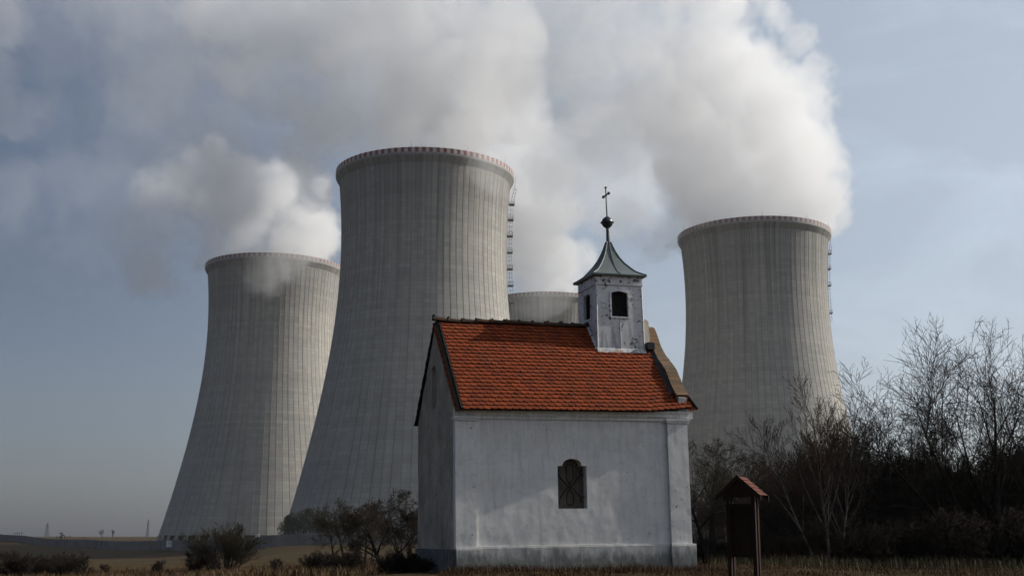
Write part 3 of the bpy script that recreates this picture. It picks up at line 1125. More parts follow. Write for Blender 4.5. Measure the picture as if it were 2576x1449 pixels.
# verge on the left: dark mortar edge and an outer lower row of tiles
b = MB(); tones = []
M_VERGE = simple_mat("dark verge mortar", (0.028, 0.023, 0.02), 0.95, 0.4, 6, bmp=0.4)
for fl in (0, 1):
    q = []
    for s in np.linspace(0, 1, 30):
        y = -.29 + (YRG + .29) * s; z = ZE - .01 + (ZRG - ZE + .02) * s
        jy = 0.008 * sin(s * 90) 
        for x, h in ((0.118, .024), (.07, .028), (.06, -.05), (0.118, -.05)):
            q.append((x + jy, (CW - (y - h * .75)) if fl else y - h * .75, z + h * .66))
    fs = []
    for i in range(29):
        for k in range(4):
            a, c = i * 4 + k, i * 4 + (k + 1) % 4
            fs.append((a, a + 4, c + 4, c))
    b.poly(q, [f[::-1] for f in fs] if fl else fs)
b.build("verge", M_VERGE, CH)
b = MB(); tones = []
rg = random.Random(12)
for fl in (0, 1):
    m = 15
    for i in range(m):
        s0_, s1_ = i / m, (i + 1.08) / m
        q = []
        for s, hh in ((s0_, .0), (min(s1_, 1.0), -.028)):
            y = -.27 + (YRG + .27) * s; z = ZE + (ZRG - ZE) * s
            for x in (-.055 + rg.uniform(-.008, .008), .035):
                for h in (-.075 + hh, -.045 + hh):
                    yy = y - h * .75
                    q.append((x, CW - yy if fl else yy, z + h * .66))
        fs = [(0, 1, 3, 2), (4, 6, 7, 5), (0, 4, 5, 1), (2, 3, 7, 6), (1, 5, 7, 3), (0, 2, 6, 4)]
        b.poly(q, [f[::-1] for f in fs] if fl else fs)
        tones += [rg.random()] * 6
    o = b.build("verge_tiles", M_VERGE if fl else M_TILE, CH)
    set_tone(o, tones)
    b = MB(); tones = []
# ridge tiles
b = MB(); tones = []
rg = random.Random(2)
x = -0.06
M_RIDGE = simple_mat("old ridge tile", (0.085, 0.040, 0.024), 0.95, 0.4, 6, c2=(0.035, 0.028, 0.022), bmp=0.4)
while x < 4.2:
    ln = 0.42
    zz = ZRG + 0.045 + rg.uniform(-.012, .012)
    tl = rg.uniform(-.01, .012)
    nseg = 8
    vs = []
    for xx, r_, dz in ((x, .115, 0.022 + tl), (x + .05, .108, .016 + tl), (x + ln, .092, 0.0)):
        for i in range(nseg + 1):
            a = pi * (0.02 + .96 * i / nseg)
            vs.append((xx, YRG - r_ * cos(a), zz + dz - .06 + r_ * .95 * sin(a)))
        
    m_ = nseg + 1
    fs = [(j_ * m_ + i, j_ * m_ + i + 1, (j_ + 1) * m_ + i + 1, (j_ + 1) * m_ + i) for j_ in range(2) for i in range(nseg)]
    fs.append(tuple(range(m_ - 1, -1, -1)))
    b.poly(vs, fs)
    tones += [rg.random() * .4 + .5] * len(fs)
    for q in range(2):      # blobs of bedding mortar along the joint
        c = Vector((x + ln + rg.uniform(-.03, .03), YRG - .05 + rg.uniform(-.05, .05), zz + .045 + rg.uniform(-.01, .02)))
        r_ = rg.uniform(.02, .035)
        b.poly([c + Vector(d) * r_ for d in ((1, 0, 0), (-1, 0, 0), (0, 1, 0), (0, -1, 0), (0, 0, 1), (0, 0, -1))],
               [(0, 2, 4), (2, 1, 4), (1, 3, 4), (3, 0, 4), (2, 0, 5), (1, 2, 5), (3, 1, 5), (0, 3, 5)])
        tones += [.9] * 8
    x += ln - .045
o = b.build("ridge", M_RIDGE, roof)
set_tone(o, tones)
b = MB()
b.tube([(-.03, YRG, ZRG + .02), (-.035, YRG, ZRG + .12)], [.05, .035], 8)
b.poly([(-.035 + .05 * cos(a) * cos(e), YRG + .05 * sin(a) * cos(e), ZRG + .13 + .05 * sin(e)) for e in (-1.2, -.4, .4, 1.2) for a in np.linspace(0, 2 * pi, 9)[:-1]],
       [(r_ * 8 + k, r_ * 8 + (k + 1) % 8, r_ * 8 + 8 + (k + 1) % 8, r_ * 8 + 8 + k) for r_ in range(3) for k in range(8)] + [tuple(range(24, 32))])
b.build("finial", M_VERGE, roof)
# hip return at the right foot of the roof
b = MB(); tones = []
rg = random.Random(6)
for i in range(3):
    s0_, s1_ = i / 3, (i + 1.15) / 3
    for k in range(3):
        y0, y1 = -.13 + k * .17 * 1, -.13 + (k + 1) * .17
        q = []
        for s, hh in ((s0_, .022), (min(1, s1_), .004)):
            x_ = 6.22 - .16 * s; z_ = 3.81 + .30 * s
            for y in (y0 + .002 + .10 * s, y1 - .002 + .10 * s):
                q += [(x_ + hh, y, z_ + hh * .4 - .014), (x_ + hh, y, z_ + hh * .4)]
        b.poly(q, [(0, 1, 3, 2), (4, 6, 7, 5), (0, 4, 5, 1), (2, 3, 7, 6), (1, 5, 7, 3), (0, 2, 6, 4)])
        tones += [rg.random()] * 6
o = b.build("corner_tiles", M_TILE, CH)
set_tone(o, tones)
b = MB()
b.tube([(6.20, -.17, 3.80), (6.13, -.09, 3.95), (6.06, .02, 4.13)], [.036, .034, .03], 6)
b.build("hip_cap", M_VERGE, CH)
b = MB()
b.box(CL + .003, 6.10, -.10, CW + .1, 3.56, 3.735)
b.box(5.985, 6.05, -.05, CW + .05, 3.50, 3.558)
b.prism([(5.76, 3.8), (6.0, 3.8), (5.99, 4.16), (5.76, 4.16)], -.02, .12)
b.build("facade_cornice", M_PLAST, CH)

# ---- bell turret
def turret_mat():
    m, nt, b_ = new_mat("peeling painted sheet")
    co = obj_co(nt)
    f = noise_tex(nt, co, 2.2, 5, 0.6)
    c = mix_col(nt, ramp(nt, f, [(0.35, 0.0), (0.65, 1.0)]), (0.66, 0.655, 0.66), (0.54, 0.535, 0.54))
    st = noise_tex(nt, obj_co(nt, (7, 7, 1.3)), 1.0, 6, 0.7)
    sep = nt.nodes.new("ShaderNodeSeparateXYZ"); nt.links.new(co, sep.inputs[0])
    low = math_(nt, 'MULTIPLY', math_(nt, 'SUBTRACT', 6.5, sep.outputs[2]), 0.16, clamp=True)
    k = ramp(nt, math_(nt, 'ADD', st, low), [(0.60, 0.0), (0.74, 0.7)])
    c = mix_col(nt, k, c, (0.22, 0.225, 0.24))
    fl = noise_tex(nt, co, 11, 4, 0.6)
    fl2 = noise_tex(nt, co, 2.7, 3, 0.5)
    k2 = math_(nt, 'MULTIPLY', ramp(nt, fl, [(0.57, 0.0), (0.62, 1.0)]), ramp(nt, fl2, [(0.5, 0.0), (0.58, 1.0)]))
    band = math_(nt, 'MULTIPLY', math_(nt, 'SUBTRACT', sep.outputs[2], 7.18), 12.0, clamp=True)
    k3 = math_(nt, 'MULTIPLY', band, ramp(nt, fl, [(0.54, 0.0), (0.58, 1.0)]))
    c = mix_col(nt, math_(nt, 'MAXIMUM', k2, k3), c, (0.06, 0.062, 0.068))
    rust = noise_tex(nt, obj_co(nt, (4, 4, 9)), 1.0, 4)
    k4 = math_(nt, 'MULTIPLY', math_(nt, 'MULTIPLY', math_(nt, 'SUBTRACT', 5.52, sep.outputs[2]), 9.0, clamp=True), ramp(nt, rust, [(0.45, 0.0), (0.6, .8)]))
    c = mix_col(nt, k4, c, (0.26, 0.15, 0.08))
    nt.links.new(c, b_.inputs["Base Color"])
    b_.inputs["Roughness"].default_value = 0.6
    bump(nt, b_, f, 0.3, 0.03)
    return m


M_TUR = turret_mat()
M_SPIRE = simple_mat("grey zinc sheet", (0.135, 0.16, 0.155), 0.55, 0.25, 2.0, metal=0.25, bmp=0.08)
M_BLACK = simple_mat("black inner shade", (0.012, 0.012, 0.012), 0.9, 0.3, 5)  # near-black colour stands in for the unlit turret inside
TXc, TYc = 4.80, YRG
HB = 0.635                                   # half width
TB0, TB1 = 5.30, 7.42


def turret_side(b, W, H0, wl, wr, w0, w1, rise, flip_depth=0.09):
    """panel in local (u, z) with a segment-headed opening; returns quads"""
    us = [-W, wl] + list(np.linspace(wl, wr, 9))[1:] + [W]
    def tp(u):
        k = (u - (wl + wr) / 2) / ((wr - wl) / 2)
        return w1 + rise * (1 - k * k)
    return us, tp


def face_frame(k):
    """k-th side: 0 front(-y) 1 right 2 back 3 left; maps (u, depth outwards, z)"""
    a = (-pi / 2, 0, pi / 2, pi)[k]
    o_ = Vector((cos(a), sin(a), 0)); t_ = Vector((-sin(a), cos(a), 0))
    return lambda u, d, z: Vector((TXc, TYc, 0)) + o_ * (taper(z) + d) + t_ * u + Vector((0, 0, z))


def taper(z): return HB + 0.018 - 0.02 * (z - TB0) / (TB1 - TB0)


b = MB()
wl, wr, w0, w1, rise = -0.235, 0.225, 6.33, 6.955, 0.05
for k in range(4):
    Fm = face_frame(k)
    us = [-HB, wl] + list(np.linspace(wl, wr, 9))[1:] + [HB]
    tp = lambda u: w1 + rise * (1 - ((u - (wl + wr) / 2) / ((wr - wl) / 2)) ** 2)
    for i in range(len(us) - 1):
        u0, u1 = us[i], us[i + 1]
        e0 = -taper(TB0) if i == 0 else u0; e1 = taper(TB0) if i == len(us) - 2 else u1
        f0 = -taper(TB1) if i == 0 else u0; f1 = taper(TB1) if i == len(us) - 2 else u1
        inside = 1 <= i <= len(us) - 3
        def q4(za, zb, ua, ub, uc, ud): b.poly([Fm(ua, 0, za[0]), Fm(ub, 0, za[1]), Fm(uc, 0, zb[1]), Fm(ud, 0, zb[0])], [(0, 1, 2, 3)])
        if not inside:
            q4((TB0, TB0), (TB1, TB1), e0, e1, f1, f0)
        else:
            q4((TB0, TB0), (w0, w0), u0, u1, u1, u0)
            q4((tp(u0), tp(u1)), (TB1, TB1), u0, u1, u1, u0)
            b.poly([Fm(u0, 0, tp(u0)), Fm(u1, 0, tp(u1)), Fm(u1, -.05, tp(u1)), Fm(u0, -.05, tp(u0))], [(0, 1, 2, 3)])
            b.poly([Fm(u0, 0, w0), Fm(u1, 0, w0), Fm(u1, -.05, w0), Fm(u0, -.05, w0)], [(3, 2, 1, 0)])
    for u in (wl, wr):
        b.poly([Fm(u, 0, w0), Fm(u, 0, w1), Fm(u, -.05, w1), Fm(u, -.05, w0)], [(0, 1, 2, 3)])
    # standing seam down the middle and rolls on the corners
    for za, zb in ((TB0, w0 - .05), (w1 + rise + .05, 7.17)):
        b.tube([Fm(-.01, .006, za), Fm(-.01, .006, zb)], 0.014, 5)
    b.tube([Fm(taper(TB0), 0.0, TB0), Fm(taper(7.17), 0.0, 7.17)], 0.018, 6)
tur = b.build("bell_turret", M_TUR, CH)
for k in range(4):
    Fm = face_frame(k)
    b = MB()
    fo, fi = 0.042, 0.0
    outl = [(wl, w0), (wr, w0), (wr, w1)] + [(u, tp(u)) for u in np.linspace(wr, wl, 9)[1:-1]] + [(wl, w1)]
    c_u, c_z = (wl + wr) / 2, (w0 + w1) / 2
    def grow_(u, z): return (u + (fo if u > c_u else -fo), z + (fo if z > c_z else -fo))
    n = len(outl); vs = []
    for u, z in outl:
        gu, gz_ = grow_(u, z)
        vs += [Fm(u, .003, z), Fm(u, .028, z), Fm(gu, .028, gz_), Fm(gu, .003, gz_)]
    fs = []
    for i in range(n):
        j_ = (i + 1) % n
        for q in range(4):
            r_ = (q + 1) % 4
            fs.append((i * 4 + q, i * 4 + r_, j_ * 4 + r_, j_ * 4 + q))
    b.poly(vs, fs)
    wf = b.build("window_frame", M_TUR, tur)
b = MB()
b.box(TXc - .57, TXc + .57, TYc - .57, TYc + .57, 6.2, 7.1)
b.build("shade_box", M_BLACK, tur)  # black box painted as the shade seen through the turret openings
b = MB()                                                   # frieze band below the eaves
for z0, z1, d in ((7.165, 7.20, .032), (7.20, 7.44, .018)):
    r_ = taper(7.2) + d
    b.box(TXc - r_, TXc + r_, TYc - r_, TYc + r_, z0, z1 - .002)
b.build("frieze", M_TUR, tur)
b = MB()                                                   # apron of lead at the foot
for k in range(4):
    Fm = face_frame(k)
    if k == 0:
        zf = lambda y: rz(y, .03)
        yb = TYc - taper(5.4)
        vs = []
        for u in np.linspace(-.68, .68, 12):
            vs += [(TXc + u, yb - .004, zf(yb) + .07), (TXc + u, yb - .075, zf(yb - .075) + .03 + .006 * sin(u * 17))]
        b.poly(vs, [(2 * i, 2 * i + 1, 2 * i + 3, 2 * i + 2) for i in range(11)])
for sx in (-1, 1):
    vs = []
    for y in np.linspace(TYc - .66, TYc, 9):
        vs += [(TXc + sx * (taper(5.6) + .004), y, rz(y) + .10), (TXc + sx * (taper(5.6) + .06), y, rz(y) + .04)]
    b.poly(vs, [(2 * i, 2 * i + 2, 2 * i + 3, 2 * i + 1) if sx > 0 else (2 * i, 2 * i + 1, 2 * i + 3, 2 * i + 2) for i in range(8)])
b.build("apron", M_TUR, tur)
b = MB()                                                   # concave spire roof
HE = 0.75
spf = [(HE, 7.405), (HE + .005, 7.445), (.655, 7.50), (.53, 7.585), (.43, 7.70), (.32, 7.84), (.225, 8.0), (.15, 8.17), (.095, 8.33), (.055, 8.47)]
vs = []
for r_, z in spf:
    for sx, sy in ((-1, -1), (1, -1), (1, 1), (-1, 1)): vs.append((TXc + sx * r_, TYc + sy * r_, z))
fs = [(i * 4 + k, i * 4 + (k + 1) % 4, (i + 1) * 4 + (k + 1) % 4, (i + 1) * 4 + k) for i in range(len(spf) - 1) for k in range(4)] + [(3, 2, 1, 0)]
b.poly(vs, fs)
for sx, sy in ((-1, -1), (1, -1), (1, 1), (-1, 1)):
    b.tube([(TXc + sx * r_, TYc + sy * r_, z + .008) for r_, z in spf[1:]], 0.016, 6)
for k, (dx, dy) in enumerate(((0, -1), (1, 0), (0, 1), (-1, 0))):
    b.tube([(TXc + dx * r_ - abs(dy) * 0, TYc + dy * r_, z + .004) for r_, z in spf[1:]], [0.016] * 4 + [.022, .026, .028, .028, .025], 6)
sp = b.build("spire_roof", M_SPIRE, tur)
b = MB()
b.tube([(TXc, TYc, 8.44), (TXc - .008, TYc, 8.86), (TXc - .01, TYc, 8.88)], [.052, .042, .06], 10)
b.lathe([(.03, 8.86), (.07, 8.88), (.12, 8.925), (.15, 8.98), (.156, 9.01), (.185, 9.014), (.185, 9.03), (.156, 9.034), (.145, 9.08), (.115, 9.13), (.07, 9.17), (.03, 9.19)], 20, (TXc - .012, TYc, 0))
b.build("finial_ball", simple_mat("dark copper", (0.055, 0.058, 0.06), 0.4, 0.3, 4, metal=0.5), tur)
b = MB()
xx = TXc - .02
b.tube([(TXc - .012, TYc, 9.18), (xx, TYc, 9.60), (xx - .005, TYc, 10.0)], [.022, .018, .018], 8)
b.tube([(xx, TYc - .19, 9.79), (xx, TYc + .19, 9.79)], .019, 8)
for dy in (-.19, .19):
    b.lathe([(.004, -.045), (.032, -.03), (.044, 0), (.032, .03), (.004, .045)], 10, (xx, TYc + dy, 9.79))
b.lathe([(.02, 9.985), (.042, 9.995), (.042, 10.01), (.012, 10.03)], 10, (xx - .005, TYc, 0))
b.lathe([(.024, 9.77), (.034, 9.79), (.024, 9.81)], 8, (xx, TYc, 0))
b.build("cross", simple_mat("iron cross", (0.03, 0.032, 0.034), 0.5, 0.2, 6, metal=0.3), tur)

# ------------------------------------------------------------------ wooden notice board
IB = empty("notice_board", (4.56, 24.0, 0.0), -R(31))
IB.location.z = gz(4.56, 24.0)
tag(IB, "dark brown wooden notice board with a small pitched plank roof", "notice board")
M_WOOD = simple_mat("dark stained wood", (0.028, 0.013, 0.009), 0.7, 0.4, 3, stretch=(8, 8, 1), bmp=0.2)
M_PLANK = simple_mat("red stained planks", (0.13, 0.036, 0.017), 0.7, 0.35, 3, stretch=(1, 8, 1), bmp=0.2)
gz0 = IB.location.z
zA, zE_, zT, zBt = 2.745 - gz0, 2.375 - gz0, 2.19 - gz0, 1.235 - gz0
for sx in (-1, 1):
    for sy in (-1, 1):
        b = MB(); b.box(sx * .262 - .036, sx * .262 + .036, sy * .075 - .036, sy * .075 + .036, -.3, zE_ + .03); b.build("post", M_WOOD, IB)
b = MB(); b.box(-.224, .224, -.03, .03, zBt, zT); b.build("panel", M_WOOD, IB)
for bb in ((-.30, .30, -.116, -.086, zT - .005, zT + .055), (-.30, .30, .086, .116, zT - .005, zT + .055),
           (-.224, .224, -.05, -.031, zBt - .02, zBt + .06), (-.224, .224, -.05, -.031, zT - .08, zT - .012)):
    b = MB(); b.box(*bb); b.build("batten", M_WOOD, IB)
hw_, dp = 0.43, 0.21
rg = random.Random(3)
for sx in (-1, 1):
    b = MB()
    npl = 5
    for i in range(npl):
        a0, a1 = i / npl, (i + 1.12) / npl
        p0 = Vector((sx * .0 + sx * hw_ * a0, 0, zA - (zA - zE_) * a0 + .012)); p1 = Vector((sx * hw_ * min(a1, 1.04), 0, zA - (zA - zE_) * min(a1, 1.04) + .028))
        nn = Vector(((zA - zE_) * sx, 0, hw_)).normalized() * .018
        vs = []
        for p in (p0, p1):
            for y in (-dp, dp):
                vs += [(p.x, y, p.z), (p.x + nn.x, y, p.z + nn.z)]
        f_ = [(0, 1, 3, 2), (4, 6, 7, 5), (0, 4, 5, 1), (2, 3, 7, 6), (1, 5, 7, 3), (0, 2, 6, 4)]
        b.poly(vs, f_ if sx < 0 else [f[::-1] for f in f_])
    b.build("roof_slope", M_PLANK, IB)
    b = MB()
    for y0, y1 in ((-dp - .03, -dp - .002), (dp + .002, dp + .03)):
        for a in (0,):
            b.prism([(sx * .0, zA - .05), (sx * .0, zA + .05), (sx * (hw_ + .04), zE_ + .015), (sx * (hw_ + .04), zE_ - .085)][::-1 if sx > 0 else 1], y0, y1)
    b.build("bargeboard", M_WOOD, IB)
b = MB()
b.prism([(-.35, zE_ + .0), (.35, zE_ + .0), (0, zA - .06)], -.20, -.175)
b.prism([(-.35, zE_ + .0), (.35, zE_ + .0), (0, zA - .06)], .175, .20)
b.build("gable_panel", M_WOOD, IB)

# ------------------------------------------------------------------ trees and bushes
class Tubes:
    """fast collector of thin tapering tubes"""
    def __init__(self): self.v, self.f = [], []

    def add(self, pts, rads, n):
        b0 = len(self.v)
        m = len(pts)
        for i, p in enumerate(pts):
            q = pts[min(i + 1, m - 1)] - pts[max(i - 1, 0)]
            l = q.length or 1
            tx_, ty_, tz_ = q.x / l, q.y / l, q.z / l
            if abs(tz_) < .9: ux, uy, uz = ty_, -tx_, 0.0
            else: ux, uy, uz = 0.0, tz_, -ty_
            l = sqrt(ux * ux + uy * uy + uz * uz); ux /= l; uy /= l; uz /= l
            wx, wy, wz = ty_ * uz - tz_ * uy, tz_ * ux - tx_ * uz, tx_ * uy - ty_ * ux
            r = rads[i]
            for k in range(n):
                a = 2 * pi * k / n
                c, s = cos(a) * r, sin(a) * r
                self.v.append((p.x + ux * c + wx * s, p.y + uy * c + wy * s, p.z + uz * c + wz * s))
        for i in range(m - 1):
            for k in range(n):
                a = b0 + i * n + k; c = b0 + i * n + (k + 1) % n
                self.f.append((a, c, c + n, a + n))


def rvec(rg):
    while True:
        v = Vector((rg.uniform(-1, 1), rg.uniform(-1, 1), rg.uniform(-1, 1)))
        if 0.05 < v.length < 1: return v.normalized()


def grow(rg, big, small, p, d, length, rad, level, P):
    nseg = 6 if level < 2 else (4 if level < 4 else 3)
    pts, rads = [p.copy()], [rad]
    cur, dr = p.copy(), d.copy()
    end = max(P['tip'] * .7, rad * (0.16 if level < 2 else 0.35))
    for i in range(nseg):
        dr = (dr + rvec(rg) * P["wander"] * (0.8 + .08 * level) + Vector((0, 0, P["up"] * (1 if level else .4)))).normalized()
        cur = cur + dr * (length / nseg)
        pts.append(cur.copy())
        rads.append(rad + (end - rad) * (i + 1) / nseg)
    (big if level < 2 else small).add(pts, rads, 7 if level == 0 else (5 if level == 1 else (4 if level == 2 else 3)))
    if level >= P["levels"]: return
    nb = P["kids"][min(level, len(P["kids"]) - 1)]
    nb = max(1, int(round(nb * rg.uniform(.75, 1.25))))
    lo = P["bare"] if level == 0 else 0.18
    for k in range(nb):
        s = lo + (1.0 - lo) * ((k + rg.random()) / nb)
        i = min(nseg - 1, int(s * nseg))
        q = pts[i].lerp(pts[i + 1], s * nseg - i)
        ax = (pts[i + 1] - pts[i]).normalized()
        side = rvec(rg); side = (side - ax * side.dot(ax)).normalized()
        ang = P["angle"] * rg.uniform(.7, 1.25)
        nd = (ax * cos(ang) + side * sin(ang)).normalized()
        ln = length * rg.uniform(*P["ratio"]) * (1.1 - .55 * s)
        rr = max(P["tip"], (rads[i] * (.5 if level else .55)) * rg.uniform(.75, 1.0))
        grow(rg, big, small, q, nd, ln, rr, level + 1, P)


def bare_tree(name, loc, lab, cat, seed, stems, P, mat_t, mat_c, group=None):
    """stems: list of (base offset, direction, length, radius)"""
    rg = random.Random(seed)
    big, small = Tubes(), Tubes()
    for off, d, ln, r in stems:
        grow(rg, big, small, Vector(off), Vector(d).normalized(), ln, r, 0, P)
    o = empty(name, loc)
    tag(o, lab, cat, group)
    mesh_obj("trunk", big.v, big.f, mat_t, o, smooth=True)
    mesh_obj("crown", small.v, small.f, mat_c, o, smooth=True)
    return o


def copy_tree(o, loc, rz, sc, lab=None):
    c = o.copy(); COL.objects.link(c)
    c.location = loc; c.rotation_euler = (0, 0, rz); c.scale = (sc, sc, sc) if not hasattr(sc, '__len__') else sc
    if lab: c["label"] = lab
    for ch in o.children:
        k = ch.copy(); COL.objects.link(k); k.parent = c
    return c


def bark(name, c, c2): return simple_mat(name, c, 0.9, 0.3, 5, c2=c2, stretch=(1, 1, .3), bmp=0.3)


M_BARK = bark("dark bark", (0.036, 0.029, 0.023), (0.018, 0.015, 0.012))
M_TWIG = bark("dark twigs", (0.046, 0.035, 0.026), (0.024, 0.019, 0.015))
M_PALE = bark("pale bark", (0.13, 0.12, 0.11), (0.035, 0.032, 0.03))
M_RTWIG = bark("reddish twigs", (0.058, 0.036, 0.027), (0.028, 0.019, 0.015))
M_DTWIG = bark("brown brush twigs", (0.052, 0.038, 0.028), (0.026, 0.020, 0.016))  # plain brown tone for part of the brushwood crowns
M_GBARK = bark("grey brown bark", (0.095, 0.085, 0.074), (0.045, 0.04, 0.034))
M_OLIVE = bark("olive twigs", (0.058, 0.047, 0.032), (0.032, 0.027, 0.018))


def gp_at(px, D, dz=0.0):
    x = (px - PCX) / FPX * D * 1.0
    x = x / cos(PITCH) * (1 - 0.0)            # ground points sit close to the horizon line
    return Vector((x, D, gz(x, D) + dz))


BIG = dict(levels=4, kids=(9, 8, 5, 2), wander=.085, up=.045, bare=.2, angle=.68, ratio=(.48, .80), tip=.0062)
# the tall multi-stemmed tree at the right edge
p = gp_at(2470, 38)
bare_tree("bare_tree", p, "tallest bare tree on the right, many dark stems fanning out against the sky", "tree", 21,
          [((0, 0, -.2), (.02, 0, 1), 5.4, .13), ((-.35, .2, -.2), (-.50, .1, 1), 5.5, .10), ((-.6, -.1, -.2), (-.92, -.1, 1), 5.4, .08), ((.4, .1, -.2), (.45, .1, 1), 5.2, .085), ((-.2, .3, -.2), (-.16, .25, 1), 5.4, .07)], BIG, M_BARK, M_BARK)
p = gp_at(2640, 40)
bare_tree("bare_tree", p, "bare tree cut by the right picture edge", "tree", 5, [((0, 0, -.2), (-.12, 0, 1), 5.6, .10), ((.3, 0, -.2), (.1, 0, 1), 5.5, .09), ((-.4, 0, -.2), (-.35, .1, 1), 5.0, .08)], BIG, M_BARK, M_BARK)
p = gp_at(2270, 40)
bare_tree("bare_tree", p, "medium bare tree leaning left beside the tallest tree", "tree", 33, [((0, 0, -.2), (-.35, 0, 1), 4.0, .06), ((.2, .1, -.2), (.05, .1, 1), 4.0, .06), ((.5, 0, -.2), (.3, 0, 1), 3.8, .06), ((-.1, 0, -.2), (-.7, .1, 1), 4.0, .05)], BIG, M_BARK, M_BARK)
SLIM = dict(levels=4, kids=(16, 8, 4, 2), wander=.06, up=.08, bare=.2, angle=.55, ratio=(.42, .68), tip=.0045)
p = gp_at(2052, 36)
bare_tree("birch_tree", p, "slender pale barked tree with upright twigs in front of the right tower", "tree", 8, [((0, 0, -.2), (-.02, 0, 1), 4.4, .06), ((-.25, .2, -.2), (-.35, .1, 1), 3.9, .04), ((.3, .1, -.2), (.20, 0, 1), 3.8, .04)], SLIM, M_PALE, M_RTWIG)
ORCH = dict(levels=5, kids=(5, 6, 5, 4, 3), wander=.17, up=.02, bare=.35, angle=.85, ratio=(.55, .8), tip=.006)
p = gp_at(1772, 44)
bare_tree("bare_tree", p, "gnarled spreading bare tree behind the notice board", "tree", 14, [((0, 0, -.2), (.05, 0, 1), 3.6, .15), ((.2, 0, -.2), (.5, .1, 1), 3.3, .11), ((-.1, .1, -.2), (-.35, .1, 1), 3.4, .11)], ORCH, M_BARK, M_OLIVE)
# gnarled trees just left of the chapel
p = gp_at(985, 37)
bare_tree("fruit_tree", p, "gnarled forked fruit tree close to the chapel's grey end wall", "tree", 17, [((0, 0, -.2), (-.28, 0, 1), 1.7, .11), ((.1, 0, -.2), (.28, 0, 1), 1.8, .10), ((.15, .1, .5), (.75, .1, .6), 1.4, .06)], dict(ORCH, kids=(6, 6, 5, 4, 3)), M_BARK, M_TWIG)
p = gp_at(890, 50)
bare_tree("fruit_tree", p, "fuzzy olive grey bare tree beside the dark evergreen bush", "tree", 29, [((0, 0, -.2), (-.1, 0, 1), 2.3, .09), ((.2, 0, -.2), (.3, 0, 1), 2.2, .08), ((-.2, 0, -.2), (-.5, 0, 1), 2.0, .07)], dict(ORCH, up=.06), M_OLIVE, M_OLIVE)
p = gp_at(1040, 46)
bare_tree("fruit_tree", p, "bare tree rising behind the chapel's back corner", "tree", 41, [((0, 0, -.2), (.05, 0, 1), 2.8, .10), ((-.2, 0, -.2), (-.2, .1, 1), 2.6, .08)], ORCH, M_BARK, M_TWIG)
p = gp_at(935, 62)
bare_tree("fruit_tree", p, "small bare tree farther back between the two gnarled fruit trees", "tree", 43, [((0, 0, -.2), (.05, 0, 1), 2.6, .09), ((.2, 0, -.2), (.3, .1, 1), 2.3, .07)], ORCH, M_OLIVE, M_OLIVE)
# big fuzzy shrub on the left
SHR = dict(levels=4, kids=(9, 6, 4, 2), wander=.07, up=.03, bare=.2, angle=.48, ratio=(.46, .74), tip=.0042)


def shrub_stems(seed, n, ln, spread, r):
    rg = random.Random(seed)
    out = []
    for i in range(n):
        a = rg.uniform(0, 2 * pi); k = rg.uniform(.05, spread)
        out.append(((cos(a) * .12 * rg.random() * ln, sin(a) * .12 * rg.random() * ln, -.15), (cos(a) * k, sin(a) * k, 1), ln * rg.uniform(.75, 1.05), r * rg.uniform(.7, 1.1)))
    return out


p = gp_at(600, 48)
fz = bare_tree("bare_shrub", p, "largest many stemmed bare shrub on the left, fuzzy top crossing the boundary wall", "shrub", 51, shrub_stems(1, 16, 1.5, .75, .03), SHR, M_BARK, M_OLIVE)
fz.scale = (1.15, 1.15, 1.05)
p = gp_at(545, 47)
sh0 = bare_tree("bare_shrub", p, "lower dark shrub touching the left side of the largest left shrub", "shrub", 52, shrub_stems(2, 13, .92, 1.0, .022), SHR, M_BARK, M_TWIG)
p = gp_at(429, 46)
sap = bare_tree("bare_sapling", p, "small upright bare sapling left of the fuzzy shrubs", "sapling", 53, shrub_stems(3, 3, .62, .35, .028), SHR, M_BARK, M_TWIG)
copy_tree(sap, gp_at(722, 47), 1.3, .9, "small bare sapling in dry grass between the fuzzy shrub and the fruit trees")
copy_tree(sap, gp_at(316, 50), 2.2, .8, "thin bare sapling in dry grass right of the dark round bushes")
for k, (px, D, sc, lab) in enumerate(((20, 44, .95, "brown bare bush at the left bottom corner of the picture"), (105, 43, .80, "dark round bush second from the left edge"),
                                      (165, 46, .72, "scrubby bush between the two dark round bushes on the far left"), (232, 43, .78, "dark round bush right of the scrubby bush on the far left"),
                                      (830, 42, .62, "low dark bush in front of the forked fruit tree"), (880, 41, .6, "low dark bush at the foot of the forked fruit tree, touching its left side"))):
    c = copy_tree(sh0, gp_at(px, D), k * 1.9 + .4, (sc * 1.6, sc * 1.6, sc * 1.2), lab)
# twin trees on the far field
FAR = dict(levels=4, kids=(6, 5, 4, 3), wander=.14, up=.05, bare=.4, angle=.6, ratio=(.5, .7), tip=.035)
for px, D, sd, lab in ((300, 900, 61, "left one of two tiny bare trees on the far field"), (325, 900, 62, "right one of two tiny bare trees on the far field")):
    x = (px - PCX) / FPX * D / cos(PITCH)
    bare_tree("field_tree", (x, D, gz(x, D)), lab, "tree", sd, [((0, 0, -.3), (.1 if sd == 61 else .02, 0, 1), 4.6, .22), ((0, 0, -.3), (-.5 if sd == 61 else .2, 0, 1), 4.2, .16)], FAR, M_BARK, M_TWIG, "tiny trees on the far field")

